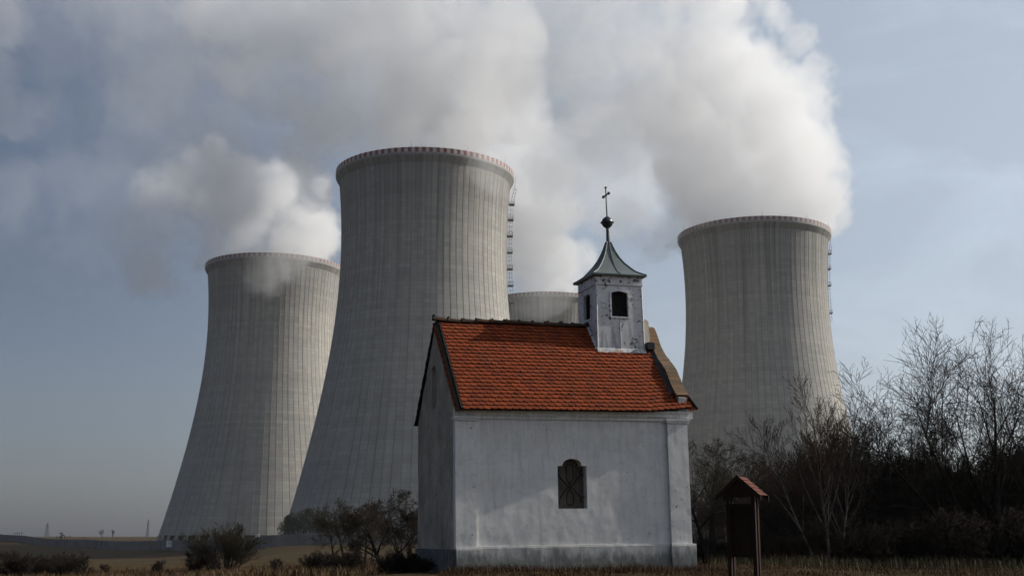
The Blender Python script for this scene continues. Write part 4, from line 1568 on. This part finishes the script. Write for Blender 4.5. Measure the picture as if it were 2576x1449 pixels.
# leaf-covered evergreens
def leaf_mesh(seed, lobes, count, size, stem_h):
    """small leaf faces scattered through overlapping lobes, with gaps between clumps"""
    rg = random.Random(seed)
    vs, fs = [], []
    for i in range(count):
        cx0, cy0, cz0, rx, ry, rz_ = rg.choice(lobes)
        d = rvec(rg)
        r = rg.random() ** .35
        c = Vector((cx0 + d.x * rx * r, cy0 + d.y * ry * r, cz0 + d.z * rz_ * r))
        if mnoise.noise(c * (0.9 / (size * 6))) > .28: continue
        n = (d + rvec(rg) * .9).normalized()
        u = n.cross(rvec(rg)).normalized(); w = n.cross(u)
        s = size * rg.uniform(.6, 1.3)
        b0 = len(vs)
        vs += [tuple(c - u * s), tuple(c + w * s * .45), tuple(c + u * s), tuple(c - w * s * .45)]
        fs.append((b0, b0 + 1, b0 + 2, b0 + 3))
    return vs, fs


def leaf_mat(name, c, c2):
    m, nt, b_ = new_mat(name)
    f = noise_tex(nt, obj_co(nt), 1.2, 4, 0.6)
    nt.links.new(mix_col(nt, ramp(nt, f, [(.35, 0.0), (.65, 1.0)]), c, c2), b_.inputs["Base Color"])
    b_.inputs["Roughness"].default_value = .7
    b_.inputs["Specular IOR Level"].default_value = 0.12
    return m


M_LEAF = leaf_mat("dark evergreen leaf", (0.022, 0.030, 0.016), (0.040, 0.048, 0.022))
M_IVY = leaf_mat("ivy leaf", (0.020, 0.026, 0.012), (0.045, 0.05, 0.022))


def evergreen(name, loc, lab, lobes, count, size, mat, seed, stemr=.2, group=None, stem_h=3):
    o = empty(name, loc)
    tag(o, lab, "evergreen", group)
    vs, fs = leaf_mesh(seed, lobes, count, size, stem_h)
    mesh_obj("crown", vs, fs, mat, o)
    t = Tubes()
    for l in lobes[:6]:
        t.add([Vector((l[0] * .3, l[1] * .3, -.3)), Vector((l[0] * .6, l[1] * .6, l[2] * .5)), Vector(l[:3])], [stemr, stemr * .7, stemr * .3], 6)
    mesh_obj("trunk", t.v, t.f, M_BARK, o)
    return o


D = 343.0
x = (778 - PCX) / FPX * D / cos(PITCH) * 1.0
lob = [(-4.2, 0, 3.4, 2.6, 3, 2.8), (-1.5, 0, 5.6, 3.2, 3, 3.0), (1.5, 0, 6.2, 3.0, 3, 3.4), (4.3, 0, 5.0, 2.8, 3, 2.8), (-3.2, 0, 5.8, 1.9, 2, 1.8), (0, 0, 3, 5, 3, 3), (6.2, 0, 3.8, 2.0, 2, 2.4), (2.2, -.5, 8.2, 1.2, 1.2, 1.2)]
evergreen("evergreen_bush", (x, D, 0.2), "dark dense evergreen bush behind the boundary wall at the middle tower's foot", lob, 26000, .17, M_LEAF, 71)
p = gp_at(2560, 43)
lob = [(0, 0, 1.2, 1.4, 1.2, 1.5), (-.9, 0, 1.7, 1.0, 1, 1.2), (.5, 0, 2.6, 1.1, 1, 1.3), (-.3, 0, 3.4, .9, .9, 1.1), (.7, 0, 3.9, .8, .8, .9), (-1.5, 0, .9, .9, .9, .9), (1.2, 0, 2.0, .9, .9, 1.4)]
evergreen("evergreen_bush", p, "dark ivy thick evergreen mass at the right picture edge", lob, 26000, .055, M_IVY, 72, .06)
p = gp_at(2395, 42)
lob = [(0, 0, .9, 1.2, 1.0, 1.2), (-.9, 0, 1.2, .9, .8, 1.0), (.8, 0, 1.4, .9, .8, 1.1), (.2, 0, 2.2, .7, .7, .8)]
evergreen("evergreen_bush", p, "low dark evergreen between the tall tree's stems and the ivy mass", lob, 16000, .05, M_IVY, 73, .05)

# the thicket: saplings and brush on the right, three kinds copied many times
THK = dict(levels=4, kids=(13, 8, 4, 2), wander=.07, up=.06, bare=.12, angle=.52, ratio=(.42, .70), tip=.0048)
BR = dict(levels=4, kids=(10, 7, 5, 3), wander=.12, up=.03, bare=.08, angle=.6, ratio=(.45, .65), tip=.005)
GRP1, LAB1 = "slender saplings crowding the thicket on the right", "slender dark bare sapling crowded into the thicket on the right"
GRP2, LAB2 = "brushwood along the foot of the thicket", "tangled leafless brushwood at the foot of the right thicket"
rg = random.Random(77)
protoA = [bare_tree("bare_sapling", (0, 0, 0), LAB1, "sapling", 80 + k, shrub_stems(80 + k, 4, 2.5, .28, .038), THK, (M_BARK, M_GBARK, M_BARK)[k], (M_TWIG, M_RTWIG, M_OLIVE)[k], GRP1) for k in range(3)]
protoB = [bare_tree("brushwood", (0, 0, 0), LAB2, "brushwood", 90 + k, shrub_stems(90 + k, 12, 1.15, 1.1, .02), BR, M_BARK, (M_BARK, M_DTWIG)[k % 2], GRP2) for k in range(2)]
spotsA = []
for i in range(34):
    px = 1925 + (2600 - 1925) * (i + rg.random()) / 34
    spotsA.append((px, rg.uniform(38.5, 47)))
for px, D_ in ((1745, 52), (1790, 55), (1850, 50), (1885, 48), (1905, 52), (1820, 58)): spotsA.append((px, D_))
for i, (px, D_) in enumerate(spotsA):
    hh = float(np.interp(px, [1740, 1900, 1960, 2050, 2150, 2250, 2400, 2600], [.95, 1.0, 1.1, 1.25, 1.3, 1.25, 1.2, 1.3])) * rg.uniform(.8, 1.15) * D_ / 42
    p = gp_at(px, D_)
    if i < 3:
        protoA[i].location = p; protoA[i].scale = (hh,) * 3; protoA[i].rotation_euler = (0, 0, rg.uniform(0, 6))
    else:
        copy_tree(protoA[i % 3], p, rg.uniform(0, 6.28), hh)
for i in range(44):
    px = 1905 + (2620 - 1905) * ((i * 0.618) % 1.0)
    D_ = 36.0 + 9 * rg.random()
    sc = rg.uniform(.8, 1.35) * float(np.interp(px, [1900, 2000, 2300, 2600], [.8, .95, 1.25, 1.35]))
    p = gp_at(px, D_)
    if i < 2:
        protoB[i].location = p; protoB[i].scale = (sc * 1.2, sc * 1.2, sc)
    else:
        copy_tree(protoB[i % 2], p, rg.uniform(0, 6.28), (sc * 1.2, sc * 1.2, sc))
for px, D_, sc in ((1750, 47, .8), (1800, 50, .7), (1120, 30.5, .32), (1042, 31, .45), (1010, 33, .5), (1075, 29.6, .3)):
    lab = LAB2
    c = copy_tree(protoB[0], gp_at(px, D_), px, (sc * 1.3, sc * 1.3, sc), ("dry brushwood at the foot of the chapel's grey end wall" if px < 1200 else "low tangled brushwood under the gnarled tree behind the notice board"))
    c["group"] = "brushwood by the chapel" if px < 1200 else "brushwood under the gnarled tree"

# ------------------------------------------------------------------ grass
def grass_patch(name, count, area, hgt, wid, mat, seed, dens=None):
    rg = random.Random(seed)
    vs, fs = [], []
    X, Y, Hh = [], [], []
    while len(X) < count:
        x, y = area(rg)
        k = mnoise.noise(Vector((x * .55, y * .55, seed))) * .5 + .5
        if rg.random() > (k * 1.5 - .15): continue
        X.append(x); Y.append(y); Hh.append(hgt * rg.uniform(.35, 1.1) * (.5 + k))
    Z = ground_z(np.array(X), np.array(Y))
    for x, y, z, h in zip(X, Y, Z, Hh):
        a = rg.uniform(0, 2 * pi); l = rg.uniform(.15, .8) * h
        dx, dy = cos(a) * l, sin(a) * l
        px_, py_ = -sin(a + .6) * wid, cos(a + .6) * wid
        b0 = len(vs)
        vs += [(x - px_, y - py_, z - .04), (x + px_, y + py_, z - .04), (x + dx * .4 + px_ * .7, y + dy * .4 + py_ * .7, z + h * .62), (x + dx * .4 - px_ * .7, y + dy * .4 - py_ * .7, z + h * .62), (x + dx, y + dy, z + h)]
        fs += [(b0, b0 + 1, b0 + 2, b0 + 3), (b0 + 3, b0 + 2, b0 + 4)]
    o = mesh_obj(name, vs, fs, mat)
    return tag(o, kind="stuff")


M_STRAW = leaf_mat("straw grass", (0.11, 0.058, 0.020), (0.05, 0.027, 0.010))
M_FSTRAW = leaf_mat("pale straw", (0.17, 0.112, 0.052), (0.085, 0.055, 0.026))
M_RUSSET = leaf_mat("russet weeds", (0.055, 0.024, 0.010), (0.024, 0.014, 0.007))
M_GREENG = leaf_mat("dull green grass", (0.045, 0.045, 0.018), (0.07, 0.05, 0.024))
grass_patch("dry_grass", 26000, lambda r: (lambda y: ((r.uniform(-.06, .44)) * y, y))(r.uniform(23.5, 33)), .075, .006, M_STRAW, 1)
grass_patch("dry_weeds", 16000, lambda r: (lambda y: ((r.uniform(-.06, .44)) * y, y))(r.uniform(24.5, 38)), .085, .005, M_RUSSET, 2)


def by_wall(r):
    x = r.uniform(-.3, 6.6); y = -abs(r.gauss(0, .45)) - .12
    q = Matrix.Rotation(.3087, 2) @ Vector((x, y))
    return q.x - 1.2836, q.y + 28.0


grass_patch("tall_weeds", 3000, by_wall, .17, .005, M_RUSSET, 4)
grass_patch("tall_straw", 1800, by_wall, .20, .004, M_STRAW, 6)
grass_patch("field_grass", 40000, lambda r: (lambda y: ((r.uniform(-.46, -.02)) * y, y))(34 + 70 * r.random() ** 1.6), .30, .012, M_FSTRAW, 7)
grass_patch("field_weeds", 16000, lambda r: (lambda y: ((r.uniform(-.46, -.02)) * y, y))(34 + 40 * r.random() ** 1.4), .36, .011, M_RUSSET, 8)
grass_patch("undergrowth_grass", 16000, lambda r: (lambda y: ((r.uniform(.16, .46)) * y, y))(r.uniform(32, 60)), .32, .009, M_GREENG, 9)

# ------------------------------------------------------------------ haze
b = MB()
b.box(-2500, 2500, -2500, 2500, -10.0, 330.0)
hm = bpy.data.materials.new("thin haze")
hm.use_nodes = True
hm.node_tree.nodes.clear()
ho = hm.node_tree.nodes.new("ShaderNodeOutputMaterial")
hv = hm.node_tree.nodes.new("ShaderNodeVolumePrincipled")
hv.inputs["Density"].default_value = 0.00008
hv.inputs["Color"].default_value = (0.86, 0.88, 0.92, 1)
hv.inputs["Density Attribute"].default_value = ""
hm.node_tree.links.new(hv.outputs[0], ho.inputs["Volume"])
tag(b.build("haze", hm), kind="stuff")

# ------------------------------------------------------------------ steam
class VNoise:
    """smooth lattice noise evaluated on a regular box grid, -1..1"""
    def __init__(self, seed): self.rng = np.random.RandomState(seed)

    def grid(self, xs, ys, zs, cell):
        def ax(c):
            g = (c - c[0]) / cell + self.rng.rand()
            i = np.floor(g).astype(int)
            t = g - i
            w = np.stack([(1 - t) ** 3 / 6, (3 * t ** 3 - 6 * t ** 2 + 4) / 6, (-3 * t ** 3 + 3 * t ** 2 + 3 * t + 1) / 6, t ** 3 / 6])
            return i, w, i.max() + 4
        ix, wx, nx = ax(xs); iy, wy, ny = ax(ys); iz, wz, nz = ax(zs)
        L = self.rng.rand(nx, ny, nz).astype(np.float32) * 2 - 1
        L = sum(L[ix + k] * wx[k][:, None, None] for k in range(4))
        L = sum(L[:, iy + k] * wy[k][None, :, None] for k in range(4))
        L = sum(L[:, :, iz + k] * wz[k][None, None, :] for k in range(4))
        return (L * 2.2).astype(np.float32)

    def fbm(self, xs, ys, zs, cell, octv, gain=0.5):
        out, a, c = 0, 1.0, cell
        for o in range(octv):
            out = out + self.grid(xs, ys, zs, c) * a
            a *= gain
            c /= 2.07
        return out


def steam_mat(name, img, lo, hi, T, nx, ny, nz, rho, col=(1, 1, 1), aniso=0.0):
    m = bpy.data.materials.new(name)
    m.use_nodes = True
    nt = m.node_tree
    nt.nodes.clear()
    out = nt.nodes.new("ShaderNodeOutputMaterial")
    pv = nt.nodes.new("ShaderNodeVolumePrincipled")
    nt.links.new(pv.outputs[0], out.inputs["Volume"])
    tc = nt.nodes.new("ShaderNodeTexCoord")
    mr = nt.nodes.new("ShaderNodeMapping")
    mr.vector_type = 'TEXTURE'
    mr.inputs["Location"].default_value = lo
    mr.inputs["Scale"].default_value = tuple(hi[k] - lo[k] for k in range(3))
    nt.links.new(tc.outputs["Object"], mr.inputs[0])
    sep = nt.nodes.new("ShaderNodeSeparateXYZ")
    nt.links.new(mr.outputs[0], sep.inputs[0])
    sy = math_(nt, 'MULTIPLY_ADD', sep.outputs[1], ny, -0.5)
    sy = math_(nt, 'MAXIMUM', sy, 0.0)
    i = math_(nt, 'FLOOR', sy)
    t = math_(nt, 'SUBTRACT', sy, i)
    row = math_(nt, 'FLOOR', math_(nt, 'DIVIDE', math_(nt, 'ADD', i, 0.01), T))
    colm = math_(nt, 'SUBTRACT', i, math_(nt, 'MULTIPLY', row, T))
    uu = math_(nt, 'MINIMUM', math_(nt, 'MAXIMUM', sep.outputs[0], 0.5 / nx), 1 - 0.5 / nx)
    vv = math_(nt, 'MINIMUM', math_(nt, 'MAXIMUM', sep.outputs[2], 0.5 / nz), 1 - 0.5 / nz)
    rows = math.ceil(ny / T)
    u = math_(nt, 'DIVIDE', math_(nt, 'ADD', colm, uu), T)
    v = math_(nt, 'DIVIDE', math_(nt, 'ADD', row, vv), rows)
    cmb = nt.nodes.new("ShaderNodeCombineXYZ")
    nt.links.new(u, cmb.inputs[0]); nt.links.new(v, cmb.inputs[1])
    it = nt.nodes.new("ShaderNodeTexImage")
    it.image = img
    it.interpolation = 'Linear'
    it.extension = 'EXTEND'
    nt.links.new(cmb.outputs[0], it.inputs[0])
    sc = nt.nodes.new("ShaderNodeSeparateColor")
    nt.links.new(it.outputs["Color"], sc.inputs[0])
    a = math_(nt, 'MULTIPLY', sc.outputs[0], math_(nt, 'SUBTRACT', 1.0, t))
    d = math_(nt, 'MULTIPLY_ADD', sc.outputs[1], t, a)
    d = math_(nt, 'MULTIPLY', math_(nt, 'MULTIPLY', d, d), rho)       # stored as a square root
    nt.links.new(d, pv.inputs["Density"])
    pv.inputs["Color"].default_value = (*col, 1)
    pv.inputs["Anisotropy"].default_value = aniso
    pv.inputs["Density Attribute"].default_value = ""
    return m


def hull(occ, lo, step):
    """closed mesh round the True cells of a boolean grid, smoothed"""
    P = np.pad(occ, 1)
    vs, fs, idx = [], [], {}
    def vid(i, j, k):
        key = (i, j, k)
        if key not in idx:
            idx[key] = len(vs); vs.append(key)
        return idx[key]
    quads = {0: [(0, 0, 0), (0, 1, 0), (0, 1, 1), (0, 0, 1)], 1: [(0, 0, 0), (0, 0, 1), (1, 0, 1), (1, 0, 0)], 2: [(0, 0, 0), (1, 0, 0), (1, 1, 0), (0, 1, 0)]}
    for axn in range(3):
        d = np.diff(P.astype(np.int8), axis=axn)
        for i, j, k in np.argwhere(d != 0):
            s = d[i, j, k]
            o = [i, j, k]
            o[axn] += 1
            q = [vid(o[0] + a, o[1] + b, o[2] + c) for a, b, c in quads[axn]]
            fs.append(tuple(q if s < 0 else q[::-1]))
    V = np.array(vs, float)
    E = np.array([(f[a], f[(a + 1) % 4]) for f in fs for a in range(4)])
    for it in range(4):
        acc = np.zeros_like(V); cnt = np.zeros(len(V))
        np.add.at(acc, E[:, 0], V[E[:, 1]]); np.add.at(cnt, E[:, 0], 1)
        np.add.at(acc, E[:, 1], V[E[:, 0]]); np.add.at(cnt, E[:, 1], 1)
        V = V * 0.4 + 0.6 * acc / cnt[:, None]
    V = np.array(lo) + (V - 1) * np.array(step)
    return [tuple(p) for p in V], fs


def steam(name, label, blobs, vox, rho, seed, namp=0.35, edge=0.25, warp=6.0, ncell=26.0, col=(1, 1, 1), step=None, fine=0.5, clip=None):
    """blobs: (px, py, radius in px, Y, weight).  A lump of steam whose density is kept in an
    in-memory image, one tile per slice in depth."""
    B = []
    for px, py, rp, Y, w in blobs:
        c = at(px, py, Y)
        B.append((c.x, c.y, c.z, rp * Y / 2870.0, w))
    B = np.array(B)
    pad = 10.0
    lo = (B[:, :3] - B[:, 3:4]).min(0) - pad
    hi = (B[:, :3] + B[:, 3:4]).max(0) + pad
    n = np.ceil((hi - lo) / np.array(vox)).astype(int)
    hi = lo + n * np.array(vox)
    xs, ys, zs = [lo[k] + (np.arange(n[k]) + 0.5) * vox[k] for k in range(3)]
    V = VNoise(seed)
    wx = V.fbm(xs, ys, zs, 30.0, 2) * warp
    wy = V.fbm(xs, ys, zs, 30.0, 2) * warp
    wz = V.fbm(xs, ys, zs, 30.0, 2) * warp
    F = np.full(n, -1.0, np.float32)
    Wn = np.zeros(n, np.float32); Wd = np.full(n, 1e-6, np.float32)
    for cx_, cy_, cz_, r, w in B:
        m_ = r * 1.3 + warp * 1.5
        sl_ = []
        for arr, cc in ((xs, cx_), (ys, cy_), (zs, cz_)):
            a = np.searchsorted(arr, cc - m_); b = np.searchsorted(arr, cc + m_)
            sl_.append(slice(a, max(b, a + 1)))
        s3 = tuple(sl_)
        dx = xs[s3[0]][:, None, None] - cx_ + wx[s3]
        dy = ys[s3[1]][None, :, None] - cy_ + wy[s3]
        dz = zs[s3[2]][None, None, :] - cz_ + wz[s3]
        q = 1 - np.sqrt(dx * dx + dy * dy + dz * dz) / r
        F[s3] = np.maximum(F[s3], q)
        k = np.clip(q + 0.3, 0, None) ** 2
        Wn[s3] += k * w * w; Wd[s3] += k * w
    W = Wn / np.maximum(Wd, 1e-6)
    nz_ = V.fbm(xs, ys, zs, ncell, 6, fine)
    bil = 1 - np.abs(V.fbm(xs, ys, zs, ncell * 0.5, 4, fine)) * 1.6
    G = F + namp * (nz_ * 0.6 + bil * 0.4 - 0.12) + 0.1
    D = np.clip(G / edge, 0, 1)
    D = D * D * (3 - 2 * D) * W
    if clip is not None: D = clip(D, xs, ys, zs)
    D[:1] = D[-1:] = 0; D[:, :1] = D[:, -1:] = 0; D[:, :, :1] = D[:, :, -1:] = 0
    D = np.sqrt(np.clip(D, 0, 1))
    nx, ny, nz = n
    T = max(1, int(round(sqrt(ny * nz / nx))))
    rows = math.ceil(ny / T)
    A = np.zeros((rows * nz, T * nx, 4), np.float32)
    A[..., 3] = 1
    for j in range(ny):
        r_, c_ = divmod(j, T)
        A[r_ * nz:(r_ + 1) * nz, c_ * nx:(c_ + 1) * nx, 0] = D[:, j, :].T
        A[r_ * nz:(r_ + 1) * nz, c_ * nx:(c_ + 1) * nx, 1] = D[:, min(j + 1, ny - 1), :].T
    img = bpy.data.images.new(name + "_density", T * nx, rows * nz, alpha=False, float_buffer=False)
    img.colorspace_settings.name = 'Non-Color'
    img.pixels.foreach_set(A.ravel())
    img.update()
    img.pack()
    # hull
    st = 7.0
    kx, ky, kz = [max(1, int(round(st / v))) for v in vox]
    cn = [-(-n[0] // kx), -(-n[1] // ky), -(-n[2] // kz)]
    P = np.zeros((cn[0] * kx, cn[1] * ky, cn[2] * kz), bool)
    P[:nx, :ny, :nz] = D > 0.08
    O = P.reshape(cn[0], kx, cn[1], ky, cn[2], kz).any((1, 3, 5))
    O = np.pad(O, 1)
    O2 = O.copy()
    for a in range(3):
        O2 |= np.roll(O, 1, a) | np.roll(O, -1, a)
    stp = np.array([kx * vox[0], ky * vox[1], kz * vox[2]])
    vs, fs = hull(O2, lo - stp, stp)
    mat = steam_mat(name, img, tuple(lo), tuple(hi), T, nx, ny, nz, rho, col)
    o = mesh_obj("steam_plume", vs, fs, mat)
    size = (np.array(vs).max(0) - np.array(vs).min(0)).mean()
    mat.cycles.volume_step_rate = (step or 5.0) / (size / 10.0)
    print(name, "grid", n, "atlas", T * nx, rows * nz, "hull", len(fs), "W mean", float(D[D > 0].mean() if (D > 0).any() else 0))
    return tag(o, label, "steam plume", "steam plumes over the cooling towers")


def fill(poly, n, r0, r1, w, seed, Y, dy=25.0, inset=0.75, wfun=None):
    """random lumps packed inside an outline given in picture pixels at depth Y"""
    rg = random.Random(seed)
    P = [Vector(p) for p in poly]
    out = []
    xs = [p.x for p in P]; ys = [p.y for p in P]
    tries = 0
    while len(out) < n and tries < 20000:
        tries += 1
        q = Vector((rg.uniform(min(xs), max(xs)), rg.uniform(min(ys), max(ys))))
        inside, dist = False, 1e9
        for a, b_ in zip(P, P[1:] + P[:1]):
            if (a.y > q.y) != (b_.y > q.y) and q.x < (b_.x - a.x) * (q.y - a.y) / (b_.y - a.y) + a.x: inside = not inside
            e = b_ - a
            t = max(0, min(1, (q - a).dot(e) / e.length_squared))
            dist = min(dist, (q - a - e * t).length)
        r = rg.uniform(r0, r1)
        if not inside or dist < r * inset: continue
        if any((q - Vector(o[:2])).length < .33 * min(r, o[2]) for o in out): continue
        out.append((q.x, q.y, r, (Y(q.x) if callable(Y) else Y) + rg.uniform(-dy, dy), wfun(q.x, q.y) if wfun else w))
    return out


YR = 484
def y_right(px): return float(np.interp(px, [1400, 1500, 1700, 1850], [420, 432, 462, 484]))


RB = fill([(1690, 560), (1720, 600), (2085, 585), (2130, 470), (2132, 400), (2095, 310), (2085, 220), (2085, 130), (2030, 60), (1950, -20), (1920, -160), (1420, -160), (1400, 60), (1385, 200), (1400, 420), (1500, 470), (1600, 500)],
          95, 50, 105, 1, 7, y_right, 26, .8, lambda x, y: float(np.interp(x, [1400, 1600, 1750, 1900], [.24, .36, .62, 1.0])))
RB += fill([(1700, 600), (2092, 590), (2120, 480), (2060, 420), (1760, 430)], 30, 40, 72, 1, 9, YR, 18, .6)
RB += [(px, py, r, YR + dy, w) for px, py, r, dy, w in [
    (2078, 440, 52, -6, 1), (2085, 400, 46, 4, 1), (2060, 500, 55, 0, 1), (2048, 340, 52, -8, 1), (2040, 270, 46, 0, 1), (2035, 190, 50, 6, 1), (1990, 110, 50, -4, 1), (1935, 40, 55, 0, 1),
    (2045, 552, 44, 0, 1), (1990, 575, 60, 0, 1), (1900, 580, 70, 10, 1), (1810, 590, 70, 0, 1), (1730, 570, 60, 0, .9), (1690, 575, 58, 4, .7), (1655, 605, 50, -6, .6), (1625, 580, 52, 0, .4), (1590, 530, 60, 0, .3), (1550, 580, 45, 6, .2),
    (1900, 380, 150, 26, 1), (1850, 240, 150, 30, .9), (1780, 420, 130, 28, .8), (1390, 250, 125, -50, .34), (1400, 120, 115, -55, .34), (1430, 350, 120, -50, .3), (1385, 30, 90, -50, .3), (1480, 250, 120, -40, .34), (1480, 120, 120, -40, .34), (1560, 360, 100, -30, .36), (1640, 300, 110, -25, .5), (1670, 625, 30, 0, .5), (1480, 40, 100, 20, .3), (1560, -40, 110, 0, .35), (1420, 160, 90, 0, .22)]]
steam("steam of the right tower", "bright billowing steam column rising from the right cooling tower", RB, (1.25, 3.4, 1.25), 0.052, 11, namp=0.48, edge=0.12, warp=5.0, ncell=17.0, fine=0.70)
YB = 631
BB = fill([(1285, 760), (1500, 745), (1505, 640), (1470, 560), (1440, 470), (1420, 330), (1100, 250), (1050, 420), (1200, 560)], 55, 50, 90, 1, 3, YB, 22, .7, lambda x, y: float(np.interp(y, [300, 480], [.55, 1.0])))
BB += fill([(1230, 330), (1700, 250), (1720, 430), (1600, 560), (1420, 560), (1300, 500)], 36, 55, 100, .22, 13, YB, 22, .5)
BB += fill([(960, 110), (1360, 110), (1360, 350), (960, 380)], 22, 70, 110, .9, 19, 580, 16, .5)
BB += [(1330, 738, 50, YB, 1), (1410, 735, 60, YB - 8, 1), (1455, 720, 50, YB, 1), (1385, 742, 46, YB - 37, .24), (1345, 738, 40, YB - 36, .16), (1435, 736, 42, YB - 36, .2)]
steam("steam of the back tower", "white steam puff pouring from the hidden cooling tower beside the chapel spire", BB, (1.7, 4.8, 1.7), 0.055, 21, namp=0.42, edge=0.2, warp=6.0, ncell=20.0, fine=0.64)
YC = 405
CB = fill([(860, 430), (1260, 440), (1340, 330), (1385, 190), (1390, 90), (1350, -160), (560, -160), (420, 20), (460, 240), (620, 330), (720, 440)], 90, 55, 110, 1, 5, YC, 30, .7,
          lambda x, y: float(np.interp(x, [450, 800, 1100], [.6, .9, 1.0])))
CB += fill([(150, -140), (1430, -140), (1420, 300), (1000, 440), (720, 520), (470, 580), (300, 470), (170, 270)], 46, 85, 140, .17, 15, YC + 10, 30, .4)
CB += fill([(190, -120), (600, -120), (520, 200), (600, 380), (720, 480), (520, 560), (320, 460), (210, 260)], 44, 55, 105, 1, 6, YC, 30, .5, lambda x, y: float(np.interp(x, [200, 500, 700], [.14, .34, .6])))
CB += fill([(-150, -140), (260, -140), (330, 120), (420, 480), (300, 560), (60, 330), (-150, 300)], 26, 70, 120, .075, 18, YC + 5, 25, .4)
CB += fill([(-120, -90), (120, -90), (60, 60), (40, 140), (90, 210), (190, 280), (80, 310), (-120, 300)], 24, 38, 75, .4, 8, YC, 15, .55)
CB += [(1060, 430, 80, YC + 14, .9), (960, 440, 70, YC + 14, .9), (1170, 440, 75, YC + 14, .9), (1290, 90, 95, YC, 1), (1310, 140, 72, YC - 5, 1), (1205, 420, 44, YC - 36, .5), (1240, 440, 50, YC - 31, .5), (1262, 478, 36, YC - 26, .4)]
steam("steam of the middle tower", "broad grey steam cloud drifting left from the middle cooling tower", CB, (1.4, 4.0, 1.4), 0.038, 31, namp=0.56, edge=0.28, warp=8.0, ncell=20.0, fine=0.68)
YL = 546
LB = fill([(300, 400), (620, 400), (870, 440), (875, 620), (800, 670), (560, 690), (440, 745), (330, 735), (260, 560)], 62, 45, 90, 1, 11, YL, 25, .6, lambda x, y: float(np.interp(x, [300, 420, 560, 760], [.14, .36, .62, 1.0])))
LB += fill([(-60, 430), (330, 380), (380, 720), (200, 740), (-60, 690)], 50, 55, 105, .04, 12, YL, 25, .35)
LB += [(px, py, r, YL + dy, w) for px, py, r, dy, w in [(600, 660, 60, 0, .8), (680, 655, 70, 0, .9), (760, 650, 70, 0, 1), (820, 640, 50, 4, 1), (690, 648, 58, -36, .16), (640, 645, 52, -35, .13), (740, 645, 52, -35, .14), (790, 640, 44, -33, .13), (590, 650, 44, -33, .08), (685, 680, 34, -38, .12), (835, 600, 34, -6, 1), (848, 565, 28, 2, 1), (820, 548, 36, -3, 1), (838, 520, 30, 4, .9), (800, 515, 42, 6, .9), (770, 545, 46, -4, .9), (850, 625, 26, 0, .9), (780, 490, 46, 3, .8), (815, 585, 46, 4, 1), (740, 520, 50, 0, .8),
    (480, 690, 52, 0, .5), (430, 715, 46, 0, .42), (510, 665, 50, 5, .55), (400, 700, 50, 4, .3), (550, 560, 80, 20, .6), (480, 500, 90, 25, .5), (620, 480, 90, 25, .7), (720, 450, 80, 25, .8)]]
steam("steam of the left tower", "thin dull steam trailing left from the far left cooling tower", LB, (1.5, 4.2, 1.5), 0.085, 41, namp=0.66, edge=0.55, warp=9.0, ncell=19.0, fine=0.68)
